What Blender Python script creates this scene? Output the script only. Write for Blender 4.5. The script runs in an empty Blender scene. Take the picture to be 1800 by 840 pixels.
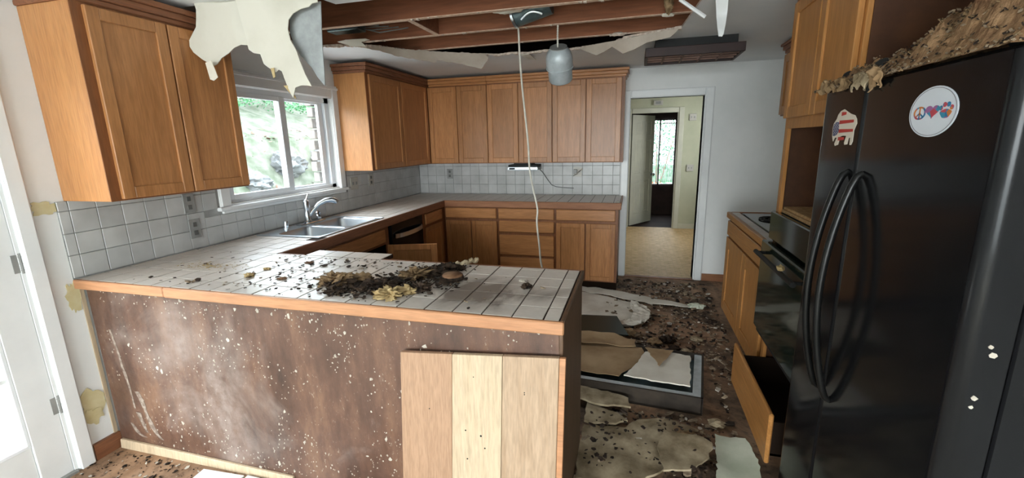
import bpy, bmesh, math, random
from mathutils import Vector, Matrix, noise
from mathutils.geometry import delaunay_2d_cdt, tessellate_polygon
C = bpy.context.scene.collection
R = random.Random(7)
PI = math.pi

# ------------------------------------------------------------------ camera
def set_camera():
    cam = bpy.data.cameras.new('camera'); o = bpy.data.objects.new('camera', cam); C.objects.link(o)
    y, p, r = map(math.radians, (15.585, -12.462, -1.2325))
    f = Vector((-math.sin(y)*math.cos(p), math.cos(y)*math.cos(p), math.sin(p)))
    rt = Vector((math.cos(y), math.sin(y), 0)); u = rt.cross(f)
    c, s = math.cos(r), math.sin(r)
    rr = c*rt+s*u; uu = -s*rt+c*u
    m = Matrix((rr, uu, -f)).transposed().to_4x4(); m.translation = (2.543, -1.363, 1.508)
    o.matrix_world = m
    cam.sensor_width = 36; cam.sensor_fit = 'HORIZONTAL'; cam.lens = 770.7/1800*36
    cam.clip_start = .02; cam.clip_end = 200
    bpy.context.scene.camera = o
set_camera()
# ------------------------------------------------------------------ world, daylight
SC = bpy.context.scene
w = bpy.data.worlds.new('daylight'); SC.world = w; w.use_nodes = True
nt = w.node_tree; bg = nt.nodes['Background']
sky = nt.nodes.new('ShaderNodeTexSky'); sky.sky_type = 'NISHITA'; sky.sun_disc = False
sky.sun_elevation = math.radians(42); sky.sun_rotation = math.radians(200); sky.air_density = 1.6; sky.dust_density = 3
mx = nt.nodes.new('ShaderNodeMixRGB'); mx.inputs[0].default_value = .85
nt.links.new(sky.outputs[0], mx.inputs[1]); mx.inputs[2].default_value = (6.6, 6.9, 7.3, 1)   # overcast cloud layer
nt.links.new(mx.outputs[0], bg.inputs[0]); bg.inputs[1].default_value = 1.12
SC.view_settings.view_transform = 'Standard'; SC.view_settings.look = 'None'
SC.view_settings.gamma = 1; SC.view_settings.use_curve_mapping = False
SC.view_settings.exposure = 1.25

def portal(loc, rot, sx, sy):                     # portals only guide the sky's light through an opening
    l = bpy.data.lights.new('daylight_portal', 'AREA'); l.shape = 'RECTANGLE'; l.size = sx; l.size_y = sy
    l.cycles.is_portal = True
    o = bpy.data.objects.new('daylight_portal', l); C.objects.link(o); o.location = loc; o.rotation_euler = rot
portal((-.13, 1.46, 1.53), (0, -PI/2, 0), .8, 1.15)
portal((-.13, -.6, .97), (0, -PI/2, 0), 1.95, .9)
portal((2.0, -6.63, 1.1), (PI/2, 0, 0), 3.2, 1.9)
# fill lamp added outside the unseen rear window to brighten the interior
l_ = bpy.data.lights.new('rear_fill_lamp', 'AREA'); l_.shape = 'RECTANGLE'; l_.size = 3.2; l_.size_y = 1.9; l_.energy = 125; l_.color = (.93, .96, 1)
o_ = bpy.data.objects.new('rear_fill_lamp', l_); C.objects.link(o_); o_.location = (2.0, -6.8, 1.15); o_.rotation_euler = (PI/2, 0, 0)
portal((4.3, 5.6, 1.55), (0, PI/2, 0), .75, .6)  # portal at the added hall opening
portal((3.08, 8.13, 1.24), (-PI/2, 0, 0), .5, 1.3)

# ------------------------------------------------------------------ materials
def new_mat(name, rough=.6, spec=.5, metal=0):
    m = bpy.data.materials.new(name); m.use_nodes = True
    b = m.node_tree.nodes['Principled BSDF']
    b.inputs['Roughness'].default_value = rough; b.inputs['Specular IOR Level'].default_value = spec
    b.inputs['Metallic'].default_value = metal
    return m, m.node_tree, b
def N(t, k, **kw):
    n = t.nodes.new('ShaderNode'+k)
    for a, v in kw.items():
        if a.startswith('i_'):
            n.inputs[int(a[2:]) if a[2:].isdigit() else a[2:].replace('_', ' ')].default_value = v
        else: setattr(n, a, v)
    return n
def ramp(t, src, stops, interp='LINEAR'):
    r = t.nodes.new('ShaderNodeValToRGB'); r.color_ramp.interpolation = interp
    e = r.color_ramp.elements
    while len(e) < len(stops): e.new(.5)
    for i, (p, c) in enumerate(stops):
        e[i].position = p; e[i].color = (c[0], c[1], c[2], 1) if not isinstance(c, (int, float)) else (c, c, c, 1)
    t.links.new(src, r.inputs[0]); return r.outputs[0]
def coords(t, kind='obj', scale=(1, 1, 1), rand=False):
    mp = N(t, 'Mapping')
    if kind == 'obj': s = N(t, 'TexCoord').outputs['Object']
    else: s = N(t, 'NewGeometry').outputs['Position']
    if rand:
        oi = N(t, 'ObjectInfo'); ad = N(t, 'VectorMath', operation='ADD'); ml = N(t, 'VectorMath', operation='SCALE')
        cmb = N(t, 'CombineXYZ')
        for i in range(3): t.links.new(oi.outputs['Random'], cmb.inputs[i])
        t.links.new(cmb.outputs[0], ml.inputs[0]); ml.inputs['Scale'].default_value = 13.7
        t.links.new(s, ad.inputs[0]); t.links.new(ml.outputs[0], ad.inputs[1]); s = ad.outputs[0]
    t.links.new(s, mp.inputs[0]); mp.inputs['Scale'].default_value = scale
    return mp.outputs[0]
def mixc(t, fac, a, b, mode='MIX'):
    m = t.nodes.new('ShaderNodeMixRGB'); m.blend_type = mode
    for i, v in enumerate((fac, a, b)):
        if isinstance(v, (int, float)): m.inputs[i].default_value = v
        elif isinstance(v, tuple): m.inputs[i].default_value = (*v, 1)
        else: t.links.new(v, m.inputs[i])
    return m.outputs[0]
def bump(t, b, h, s=.2, d=.01):
    n = N(t, 'Bump'); n.inputs['Strength'].default_value = s; n.inputs['Distance'].default_value = d
    t.links.new(h, n.inputs['Height']); t.links.new(n.outputs[0], b.inputs['Normal'])
def noisy(name, c1, c2, scale=6, rough=.6, spec=.4, bmp=.15, detail=5, kind='pos', stretch=(1, 1, 1), metal=0, lo=.35, hi=.65, bd=.004):
    m, t, b = new_mat(name, rough, spec, metal)
    v = coords(t, kind, stretch)
    n = N(t, 'TexNoise', i_Scale=scale, i_Detail=detail, i_Roughness=.6); t.links.new(v, n.inputs[0])
    t.links.new(ramp(t, n.outputs[0], [(lo, c1), (hi, c2)]), b.inputs['Base Color'])
    if bmp: bump(t, b, n.outputs[0], bmp, bd)
    return m
def wood(name, dark, light, axis='z', rough=.35, var=.12, kind='obj', gs=1, spec=.45):
    m, t, b = new_mat(name, rough, spec)
    sc = {'x': (1.2, 14, 14), 'y': (14, 1.2, 14), 'z': (14, 14, 1.2)}[axis]
    v = coords(t, kind, tuple(a*gs for a in sc), rand=True)
    n = N(t, 'TexNoise', i_Scale=2.2, i_Detail=6, i_Roughness=.65, i_Distortion=.6); t.links.new(v, n.inputs[0])
    n2 = N(t, 'TexNoise', i_Scale=9, i_Detail=3); t.links.new(v, n2.inputs[0])
    g = ramp(t, n.outputs[0], [(.3, dark), (.7, light)])
    g2 = ramp(t, n2.outputs[0], [(.35, .82), (.6, 1.0)])
    c = mixc(t, 1, g, g2, 'MULTIPLY')
    oi = N(t, 'ObjectInfo'); hsv = N(t, 'HueSaturation'); mr = N(t, 'MapRange')
    t.links.new(oi.outputs['Random'], mr.inputs[0]); mr.inputs[3].default_value = 1-var; mr.inputs[4].default_value = 1+var
    t.links.new(mr.outputs[0], hsv.inputs['Value']); t.links.new(c, hsv.inputs['Color'])
    t.links.new(hsv.outputs[0], b.inputs['Base Color'])
    bump(t, b, n2.outputs[0], .12, .002)
    return m
OAK_D, OAK_L = (.38, .155, .052), (.53, .24, .09)
M = {}
for a in 'xyz': M['oak_'+a] = wood('honey_oak_'+a, OAK_D, OAK_L, a)
M['oak_side'] = wood('honey_oak_side_panel', (.45, .19, .065), (.54, .255, .095), 'z', .4, .04)
M['oak_frame'] = wood('oak_face_frame', (.20, .07, .022), (.27, .10, .035), 'z', .45, .06)
M['oak_edge_x'] = wood('oak_counter_edge_x', (.42, .19, .09), (.56, .28, .14), 'x', .45, .06)
M['oak_edge_dark'] = wood('oak_counter_edge_aged', (.20, .075, .035), (.30, .12, .055), 'y', .5, .05)
M['oak_edge_darkx'] = wood('oak_counter_edge_aged_x', (.26, .10, .04), (.36, .15, .065), 'x', .5, .05)
M['oak_right'] = wood('golden_oak_z', (.36, .15, .035), (.50, .23, .07), 'z', .4, .06)
M['oak_right_y'] = wood('golden_oak_y', (.36, .15, .035), (.50, .23, .07), 'y', .4, .06)
M['particle'] = noisy('raw_particle_board', (.30, .17, .07), (.50, .33, .17), 60, .9, .2, .4)
M['plank_pink'] = wood('pinkish_fir_plank', (.36, .21, .125), (.43, .26, .16), 'z', .6, .03, gs=1.4)
M['plank_pale'] = wood('pale_fir_plank', (.50, .37, .24), (.58, .45, .31), 'z', .6, .03)
M['plank_tan'] = wood('tan_grained_fir_plank', (.36, .24, .15), (.48, .34, .23), 'z', .6, .03, gs=1.2)
M['joist'] = wood('joist_lumber', (.17, .055, .022), (.30, .11, .05), 'x', .8, .12, gs=.6)
M['joist_edge'] = noisy('joist_bottom_edge_pale', (.55, .36, .26), (.74, .56, .44), 30, .8, .2)
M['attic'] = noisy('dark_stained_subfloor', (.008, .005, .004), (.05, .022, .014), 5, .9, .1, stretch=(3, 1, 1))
M['wall'] = noisy('white_wall_paint', (.74, .75, .74), (.80, .80, .79), 3, .75, .25, .08)
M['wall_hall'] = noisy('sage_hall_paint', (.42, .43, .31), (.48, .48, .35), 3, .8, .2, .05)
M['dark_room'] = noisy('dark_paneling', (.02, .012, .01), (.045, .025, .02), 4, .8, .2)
M['ceil'] = noisy('ceiling_paint', (.80, .82, .84), (.86, .87, .88), 2.5, .85, .15, .15)
M['trim'] = noisy('white_trim_gloss', (.74, .75, .75), (.80, .81, .81), 4, .35, .5, .03)
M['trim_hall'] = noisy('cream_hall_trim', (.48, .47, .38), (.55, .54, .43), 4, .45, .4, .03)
M['vinyl'] = noisy('white_vinyl', (.80, .83, .86), (.84, .87, .90), 4, .3, .5, 0)
M['gyp'] = noisy('drywall_paper_cream', (.56, .53, .45), (.64, .61, .53), 3, .85, .15, .1)
M['gyp_tan'] = noisy('drywall_paper_beige', (.46, .38, .31), (.58, .50, .42), 5, .9, .1, .12)
M['gyp_brown'] = noisy('drywall_paper_brown', (.27, .17, .09), (.42, .29, .17), 4, .9, .1, .15)
M['gyp_white'] = noisy('drywall_white_face', (.60, .54, .45), (.74, .69, .60), 5, .85, .15, .2)
M['gyp_grey'] = noisy('drywall_paper_grey_back', (.26, .27, .27), (.40, .42, .42), 8, .9, .1, .15)
M['gyp_dirty'] = noisy('drywall_dirty_tan', (.20, .15, .09), (.46, .37, .25), 9, .9, .1, .3)
M['paper_pale'] = noisy('pale_green_paper', (.40, .42, .32), (.55, .56, .46), 5, .85, .15, .2)
M['gyp_core'] = noisy('torn_gypsum_core', (.45, .34, .27), (.68, .58, .50), 40, .95, .1, .4)
M['black_gloss'], t, b = new_mat('black_appliance_gloss', .12, .16); b.inputs['Base Color'].default_value = (.008, .008, .009, 1)
n = N(t, 'TexNoise', i_Scale=260.0); bump(t, b, n.outputs[0], .05, .001)
M['black_satin'], t, b = new_mat('black_satin_handle', .3, .25); b.inputs['Base Color'].default_value = (.006, .006, .006, 1)
M['black_glass'], t, b = new_mat('black_glass', .04, .6); b.inputs['Base Color'].default_value = (.008, .012, .010, 1)
M['green_glass'], t, b = new_mat('dusty_dark_green_glass', .35, .3); b.inputs['Base Color'].default_value = (.012, .020, .014, 1)
M['oven_green'], t, b = new_mat('oven_black_green_glass', .08, .9); b.inputs['Base Color'].default_value = (.012, .020, .015, 1)
M['black_matte'], t, b = new_mat('black_rubber', .6, .3); b.inputs['Base Color'].default_value = (.012, .012, .012, 1)
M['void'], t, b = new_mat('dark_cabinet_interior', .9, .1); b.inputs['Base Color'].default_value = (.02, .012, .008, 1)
M['chrome'], t, b = new_mat('brushed_chrome', .18, .5, 1); b.inputs['Base Color'].default_value = (.62, .66, .70, 1)
M['steel'], t, b = new_mat('sink_stainless', .28, .5, 1); b.inputs['Base Color'].default_value = (.60, .66, .72, 1)
M['galv'] = noisy('galvanised_grey', (.36, .40, .42), (.54, .58, .60), 14, .45, .5, .05, metal=.25)
M['galv_dark'] = noisy('dark_zinc_sheet', (.05, .08, .085), (.14, .19, .20), 9, .4, .5, .1, metal=.5)
M['galv_dark2'] = noisy('weathered_grey_disc', (.20, .20, .19), (.28, .27, .26), 12, .6, .3, .05)
M['cable'] = noisy('white_cable_jacket', (.55, .51, .44), (.68, .64, .56), 20, .5, .4, 0)
M['cord'] = noisy('grey_power_cord', (.10, .10, .10), (.16, .16, .15), 20, .5, .4, 0)
M['plate'] = noisy('almond_plastic_plate', (.42, .40, .35), (.50, .48, .42), 8, .4, .5, 0)
M['plate_grey'] = noisy('grey_plastic_plate', (.24, .24, .23), (.32, .32, .31), 8, .4, .5, 0)
M['plate_dark'] = noisy('dark_grey_socket', (.10, .10, .095), (.15, .15, .14), 8, .5, .4, 0)
M['slot'], t, b = new_mat('dark_slot', .7, .2); b.inputs['Base Color'].default_value = (.02, .02, .02, 1)
M['grout'] = noisy('dirty_grout', (.03, .018, .014), (.07, .045, .035), 30, .95, .1, .2)
M['grout_wall'] = noisy('wall_grout', (.22, .22, .21), (.40, .40, .39), 7, .9, .1, .1)
M['hood'] = noisy('dark_mahogany_box', (.018, .005, .004), (.032, .010, .007), 8, .5, .4, .05)
M['hood_slat'] = noisy('brown_lattice', (.16, .09, .065), (.24, .14, .11), 8, .6, .3, .05)
M['brown_panel'] = noisy('dark_brown_hardboard', (.055, .020, .008), (.085, .032, .012), 9, .55, .35, .05)
M['foam'] = noisy('yellow_foam', (.32, .22, .10), (.50, .38, .20), 30, .9, .1, .3)
M['glue'] = noisy('yellow_glue_residue', (.56, .47, .25), (.64, .57, .36), 12, .8, .2, .1)
M['char'] = noisy('black_mulch', (.012, .009, .008), (.07, .045, .03), 40, .9, .1, .4)
M['tan_lump'] = noisy('tan_insulation_clump', (.10, .06, .03), (.30, .20, .11), 30, .95, .1, .5)
M['chip_dark'] = noisy('dark_chip', (.015, .012, .010), (.06, .04, .03), 30, .9, .1, 0)
M['chip_light'] = noisy('light_chip', (.36, .31, .25), (.62, .57, .50), 30, .9, .1, 0)
M['chip_mid'] = noisy('brown_chip', (.12, .08, .05), (.34, .26, .18), 30, .9, .1, 0)
M['knot'] = noisy('brown_wood_disc', (.10, .045, .02), (.24, .13, .07), 20, .8, .2, .3)
M['tray_dark'] = noisy('dark_brown_tray', (.020, .014, .010), (.045, .032, .022), 8, .7, .3, .1)
M['bark_insul'] = noisy('brown_insulation_fluff', (.10, .05, .025), (.36, .22, .12), 24, .95, .1, .8, lo=.3, hi=.7, bd=.02)
M['sticker_white'], t, b = new_mat('sticker_white', .4, .4); b.inputs['Base Color'].default_value = (.62, .66, .72, 1)
M['sticker_cream'], t, b = new_mat('sticker_cream', .5, .4); b.inputs['Base Color'].default_value = (.62, .55, .46, 1)
M['sticker_grey'], t, b = new_mat('sticker_grey_line', .5, .4); b.inputs['Base Color'].default_value = (.22, .22, .25, 1)
M['sticker_red'], t, b = new_mat('sticker_red', .5, .4); b.inputs['Base Color'].default_value = (.42, .035, .03, 1)
M['sticker_blue'], t, b = new_mat('sticker_navy', .5, .4); b.inputs['Base Color'].default_value = (.06, .07, .15, 1)
def tie_dye():
    m, t, b = new_mat('tie_dye_print', .5, .4)
    v = coords(t, 'pos', (1, 1, 1)); vo = N(t, 'TexVoronoi', i_Scale=75.0); t.links.new(v, vo.inputs[0])
    sp = N(t, 'SeparateColor'); t.links.new(vo.outputs['Color'], sp.inputs[0])
    t.links.new(ramp(t, sp.outputs[0], [(0, (.02, .16, .32)), (.28, (.45, .06, .08)), (.5, (.50, .17, .04)), (.68, (.30, .12, .28)), (.85, (.04, .25, .38))], 'CONSTANT'), b.inputs['Base Color'])
    return m
M['dye'] = tie_dye()
def glass():
    m = bpy.data.materials.new('window_glass'); m.use_nodes = True; t = m.node_tree; t.nodes.clear()
    o = N(t, 'OutputMaterial'); mx = N(t, 'MixShader'); tr = N(t, 'BsdfTransparent'); gl = N(t, 'BsdfGlossy'); gl.inputs['Roughness'].default_value = .02
    lw = N(t, 'LayerWeight'); lw.inputs[0].default_value = .5; pw = N(t, 'Math', operation='POWER'); pw.inputs[1].default_value = 4; t.links.new(lw.outputs['Facing'], pw.inputs[0]); fr = N(t, 'MapRange'); fr.inputs[3].default_value = .03; fr.inputs[4].default_value = .7; t.links.new(pw.outputs[0], fr.inputs[0])
    tr.inputs[0].default_value = (.93, .96, .96, 1)
    t.links.new(fr.outputs[0], mx.inputs[0]); t.links.new(tr.outputs[0], mx.inputs[1]); t.links.new(gl.outputs[0], mx.inputs[2]); t.links.new(mx.outputs[0], o.inputs[0])
    return m
M['glass'] = glass()
def counter_tile():
    m, t, b = new_mat('glazed_counter_tile', .22, .5)
    v = coords(t, 'pos')
    n = N(t, 'TexNoise', i_Scale=2.6, i_Detail=6, i_Roughness=.6, i_Distortion=.8); t.links.new(v, n.inputs[0])
    n2 = N(t, 'TexNoise', i_Scale=40, i_Detail=4); t.links.new(v, n2.inputs[0])
    base = mixc(t, ramp(t, n2.outputs[0], [(.3, 0), (.7, 1)]), (.60, .545, .49), (.66, .60, .55))
    # soot stain towards the free end of the peninsula, faint brown grime elsewhere
    d = N(t, 'VectorMath', operation='DISTANCE'); t.links.new(v, d.inputs[0]); d.inputs[1].default_value = (2.04, .25, .92)
    md = N(t, 'Math', operation='MULTIPLY_ADD'); t.links.new(n.outputs[0], md.inputs[0]); md.inputs[1].default_value = -1.1; md.inputs[2].default_value = .5
    ad = N(t, 'Math', operation='ADD'); t.links.new(md.outputs[0], ad.inputs[0]); t.links.new(d.outputs['Value'], ad.inputs[1])
    c = mixc(t, ramp(t, ad.outputs[0], [(0.0, .80), (.05, .45), (.15, .12), (.28, 0)]), base, (.10, .075, .06))
    dirt = ramp(t, n.outputs[0], [(.62, 0), (.85, .22)])
    c = mixc(t, dirt, c, (.25, .18, .13))
    oi = N(t, 'ObjectInfo'); hs = N(t, 'HueSaturation'); mr = N(t, 'MapRange'); t.links.new(oi.outputs['Random'], mr.inputs[0]); mr.inputs[3].default_value = .92; mr.inputs[4].default_value = 1.05
    t.links.new(mr.outputs[0], hs.inputs['Value']); t.links.new(c, hs.inputs['Color']); t.links.new(hs.outputs[0], b.inputs['Base Color'])
    b.inputs['Roughness'].default_value = .34
    return m
M['ctile'] = counter_tile()
def wall_tile():
    m, t, b = new_mat('glazed_wall_tile', .3, .45)
    v = coords(t, 'pos'); n = N(t, 'TexNoise', i_Scale=7, i_Detail=6); t.links.new(v, n.inputs[0])
    c = ramp(t, n.outputs[0], [(.3, (.42, .42, .41)), (.7, (.54, .54, .53))])
    oi = N(t, 'ObjectInfo'); hs = N(t, 'HueSaturation'); mr = N(t, 'MapRange'); t.links.new(oi.outputs['Random'], mr.inputs[0]); mr.inputs[3].default_value = .93; mr.inputs[4].default_value = 1.06
    t.links.new(mr.outputs[0], hs.inputs['Value']); t.links.new(c, hs.inputs['Color']); t.links.new(hs.outputs[0], b.inputs['Base Color'])
    bump(t, b, n.outputs[0], .08, .002)
    return m
M['wtile'] = wall_tile()
def panel_front():
    m, t, b = new_mat('weathered_brown_paneling', .42, .5)
    v = coords(t, 'pos')
    n = N(t, 'TexNoise', i_Scale=2.2, i_Detail=8, i_Roughness=.62, i_Distortion=.5); t.links.new(v, n.inputs[0])
    vs = coords(t, 'pos', (1, 1, .3)); n2 = N(t, 'TexNoise', i_Scale=7, i_Detail=8, i_Roughness=.7); t.links.new(vs, n2.inputs[0])
    n3 = N(t, 'TexNoise', i_Scale=26, i_Detail=6, i_Roughness=.7); t.links.new(v, n3.inputs[0])
    c = ramp(t, n2.outputs[0], [(.3, (.05, .026, .018)), (.52, (.12, .060, .039)), (.72, (.22, .118, .070))])
    # gloss highlight painted as a pale patch on the left part of the panel
    sx = N(t, 'SeparateXYZ'); t.links.new(v, sx.inputs[0])
    dd = N(t, 'VectorMath', operation='DISTANCE'); t.links.new(v, dd.inputs[0]); dd.inputs[1].default_value = (.62, .03, .62)
    g = N(t, 'MapRange'); t.links.new(dd.outputs['Value'], g.inputs[0]); g.inputs[1].default_value = .05; g.inputs[2].default_value = .75; g.inputs[3].default_value = .24; g.inputs[4].default_value = -.10
    ad = N(t, 'Math', operation='ADD'); t.links.new(n.outputs[0], ad.inputs[0]); t.links.new(g.outputs[0], ad.inputs[1])
    bl = ramp(t, ad.outputs[0], [(.53, 0), (.74, .75)])
    mm = N(t, 'Math', operation='MULTIPLY'); t.links.new(bl, mm.inputs[0]); t.links.new(ramp(t, n3.outputs[0], [(.35, .45), (.62, 1)]), mm.inputs[1])
    c = mixc(t, mm.outputs[0], c, (.34, .27, .235))
    # scraped whitish streaks and flecks
    n5 = N(t, 'TexNoise', i_Scale=75, i_Detail=3, i_Roughness=.6); t.links.new(coords(t, 'pos', (1, 1, .75)), n5.inputs[0])
    dots = ramp(t, n5.outputs[0], [(.64, 0), (.69, .75)])
    msk = ramp(t, n2.outputs[0], [(.47, 0), (.60, 1)])
    m2 = N(t, 'Math', operation='MULTIPLY'); t.links.new(dots, m2.inputs[0]); t.links.new(msk, m2.inputs[1])
    c = mixc(t, m2.outputs[0], c, (.42, .36, .29))
    t.links.new(c, b.inputs['Base Color'])
    t.links.new(ramp(t, n3.outputs[0], [(.3, .3), (.7, .6)]), b.inputs['Roughness'])
    bump(t, b, n3.outputs[0], .25, .004)
    return m
M['front'] = panel_front()
M['streak'] = noisy('scraped_chalk', (.16, .11, .085), (.34, .28, .23), 60, .8, .2, .2)
M['end_panel'] = wood('brown_end_panel', (.085, .045, .022), (.14, .075, .04), 'z', .5, .02)
def floor_mat():
    m, t, b = new_mat('dirty_subfloor', .75, .3)
    v = coords(t, 'pos')
    n = N(t, 'TexNoise', i_Scale=3.0, i_Detail=8, i_Roughness=.65, i_Distortion=.7); t.links.new(v, n.inputs[0])
    n2 = N(t, 'TexNoise', i_Scale=24, i_Detail=6, i_Roughness=.7); t.links.new(v, n2.inputs[0])
    vs = coords(t, 'pos', (1, .3, 1)); n4 = N(t, 'TexNoise', i_Scale=9, i_Detail=5); t.links.new(vs, n4.inputs[0])
    ply = ramp(t, n4.outputs[0], [(.3, (.26, .145, .08)), (.65, (.42, .26, .16))])
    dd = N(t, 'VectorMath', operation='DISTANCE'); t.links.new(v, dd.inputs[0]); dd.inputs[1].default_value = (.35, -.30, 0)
    tr = ramp(t, dd.outputs['Value'], [(.35, .35), (1.0, 1)]); ml = N(t, 'Math', operation='MULTIPLY'); t.links.new(tr, ml.inputs[0]); t.links.new(ramp(t, n.outputs[0], [(.44, 0), (.62, .8)]), ml.inputs[1])  # dark patches thin out towards the glazed door
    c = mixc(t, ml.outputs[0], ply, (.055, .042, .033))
    c = mixc(t, ramp(t, n2.outputs[0], [(.52, 0), (.68, .75)]), c, (.03, .022, .018))
    c = mixc(t, ramp(t, n2.outputs[0], [(.26, .6), (.36, 0)]), c, (.30, .25, .20))
    t.links.new(c, b.inputs['Base Color']); bump(t, b, n2.outputs[0], .4, .006)
    return m
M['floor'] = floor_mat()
def parquet():
    m, t, b = new_mat('tan_patterned_vinyl', .55, .3)
    v = coords(t, 'pos', (5, 14, 1)); n = N(t, 'TexNoise', i_Scale=2.5, i_Detail=5); t.links.new(v, n.inputs[0])
    br = N(t, 'TexBrick'); br.inputs['Scale'].default_value = 5; br.inputs['Mortar Size'].default_value = .012
    br.inputs['Color1'].default_value = (.60, .38, .17, 1); br.inputs['Color2'].default_value = (.74, .50, .26, 1); br.inputs['Mortar'].default_value = (.28, .18, .09, 1)
    t.links.new(coords(t, 'pos'), br.inputs[0])
    c = mixc(t, .6, br.outputs[0], ramp(t, n.outputs[0], [(.35, (.42, .26, .11)), (.65, (.80, .58, .32))]))
    t.links.new(c, b.inputs['Base Color']); return m
M['parquet'] = parquet()
M['hill'] = noisy('leaf_littered_slope', (.05, .062, .042), (.115, .12, .10), 3.5, .95, .1, .3, detail=10)
M['bounce_pale'] = noisy('pale_bounce_ground', (.42, .41, .38), (.58, .57, .54), 40, .95, .1, .3)  # used only for the added bounce strip outside
M['stone'] = noisy('grey_boulder', (.07, .075, .078), (.13, .135, .135), 4, .9, .2, .4)
M['leaf'] = noisy('green_foliage', (.03, .11, .045), (.08, .22, .10), 3, .7, .3, 0)
M['leaf2'] = noisy('yellow_green_foliage', (.08, .14, .03), (.14, .20, .06), 3, .7, .3, 0)
M['litter'] = noisy('reddish_leaf_litter', (.10, .055, .04), (.18, .13, .10), 5, .9, .1, 0)
M['deck'] = wood('weathered_deck_board', (.30, .28, .25), (.40, .37, .34), 'x', .8, .06)
M['brick_out'] = noisy('pale_exterior_brick', (.16, .15, .14), (.24, .22, .21), 20, .9, .2, .3)
M['sheer'], t, b = new_mat('sheer_curtain', .9, .1); b.inputs['Base Color'].default_value = (.7, .75, .8, 1); b.inputs['Alpha'].default_value = .55

# ------------------------------------------------------------------ mesh helpers
class MB:
    def __init__(s): s.v = []; s.f = []; s.mi = []; s.cur = 0
    def add(s, vs, fs):
        o = len(s.v); s.v += [Vector(a) for a in vs]
        for f in fs: s.f.append([o+i for i in f]); s.mi.append(s.cur)
        return s
    def box(s, x0, x1, y0, y1, z0, z1):
        x0, x1 = sorted((x0, x1)); y0, y1 = sorted((y0, y1)); z0, z1 = sorted((z0, z1))
        return s.add([(x, y, z) for x in (x0, x1) for y in (y0, y1) for z in (z0, z1)],
                     [(0, 1, 3, 2), (4, 6, 7, 5), (0, 4, 5, 1), (2, 3, 7, 6), (0, 2, 6, 4), (1, 5, 7, 3)])
    def hexa(s, p):       # 8 corners: bottom ring 0-3, top ring 4-7
        return s.add(p, [(3, 2, 1, 0), (4, 5, 6, 7), (0, 1, 5, 4), (1, 2, 6, 5), (2, 3, 7, 6), (3, 0, 4, 7)])
    def tube(s, pts, r, n=8, cap=True):
        pts = [Vector(p) for p in pts]; rs = r if isinstance(r, (list, tuple)) else [r]*len(pts)
        up = Vector((0, 0, 1)); rings = []; prev = None
        for i, p in enumerate(pts):
            t = (pts[min(i+1, len(pts)-1)]-pts[max(i-1, 0)]).normalized()
            if prev is None:
                a = t.cross(up)
                if a.length < .1: a = t.cross(Vector((1, 0, 0)))
            else: a = prev-t*prev.dot(t)
            a.normalize(); prev = a; b = t.cross(a)
            rings.append([p+(a*math.cos(2*PI*k/n)+b*math.sin(2*PI*k/n))*rs[i] for k in range(n)])
        vs = [q for rg in rings for q in rg]; fs = []
        for i in range(len(pts)-1):
            for k in range(n): fs.append((i*n+k, i*n+(k+1) % n, (i+1)*n+(k+1) % n, (i+1)*n+k))
        if cap: fs += [tuple(reversed(range(n))), tuple((len(pts)-1)*n+k for k in range(n))]
        return s.add(vs, fs)
    def lathe(s, c, prof, n=24, axis=(0, 0, 1)):       # prof: (radius, height)
        ax = Vector(axis).normalized(); a = ax.orthogonal().normalized(); b = ax.cross(a); c = Vector(c)
        vs = [c+ax*h+(a*math.cos(2*PI*k/n)+b*math.sin(2*PI*k/n))*r for r, h in prof for k in range(n)]; fs = []
        for i in range(len(prof)-1):
            for k in range(n): fs.append((i*n+k, i*n+(k+1) % n, (i+1)*n+(k+1) % n, (i+1)*n+k))
        fs += [tuple(reversed(range(n))), tuple((len(prof)-1)*n+k for k in range(n))]
        return s.add(vs, fs)
    def prism(s, pts, d):                               # convex or concave planar polygon swept by vector d
        n = len(pts); pts = [Vector(p) for p in pts]; d = Vector(d)
        tris = tessellate_polygon([pts])
        fs = [tuple(t) for t in tris]+[tuple(n+i for i in reversed(t)) for t in tris]
        fs += [(i, (i+1) % n, n+(i+1) % n, n+i) for i in range(n)]
        return s.add(pts+[p+d for p in pts], fs)
def world_loc(p):
    v = Vector((0, 0, 0))
    while p is not None: v += Vector(p.location); p = p.parent
    return v
def obj(name, mb, mat, parent=None, bevel=0, smooth=False, origin=None, kind=None, local=False):
    me = bpy.data.meshes.new(name)
    off = world_loc(parent) if parent is not None and not local else Vector((0, 0, 0))
    o_ = Vector(origin)-off if origin is not None else Vector((0, 0, 0))
    me.from_pydata([v-off-o_ for v in mb.v], [], mb.f)
    mats = mat if isinstance(mat, list) else [mat]
    for m in mats: me.materials.append(m)
    if len(mats) > 1:
        for p, i in zip(me.polygons, mb.mi): p.material_index = i
    bm = bmesh.new(); bm.from_mesh(me); bmesh.ops.recalc_face_normals(bm, faces=bm.faces)
    if bevel: bmesh.ops.bevel(bm, geom=[e for e in bm.edges if len(e.link_faces) == 2 and e.calc_face_angle(0) > .5], offset=bevel, segments=1, affect='EDGES', clamp_overlap=True)
    bm.to_mesh(me); bm.free()
    if smooth:
        for p in me.polygons: p.use_smooth = True
        me.set_sharp_from_angle(angle=math.radians(40))
    o = bpy.data.objects.new(name, me); C.objects.link(o)
    if parent is not None: o.parent = parent
    o.location = o_
    if kind: o['kind'] = kind
    return o
def tag(o, label, cat=None, group=None, kind=None):
    o['label'] = label
    if cat: o['category'] = cat
    if group: o['group'] = group
    if kind: o['kind'] = kind
    return o
def thing(name, loc, label, cat, group=None, rot=(0, 0, 0)):
    o = bpy.data.objects.new(name, None); o.empty_display_size = .1; C.objects.link(o); o.location = loc; o.rotation_euler = rot
    return tag(o, label, cat, group)
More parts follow.
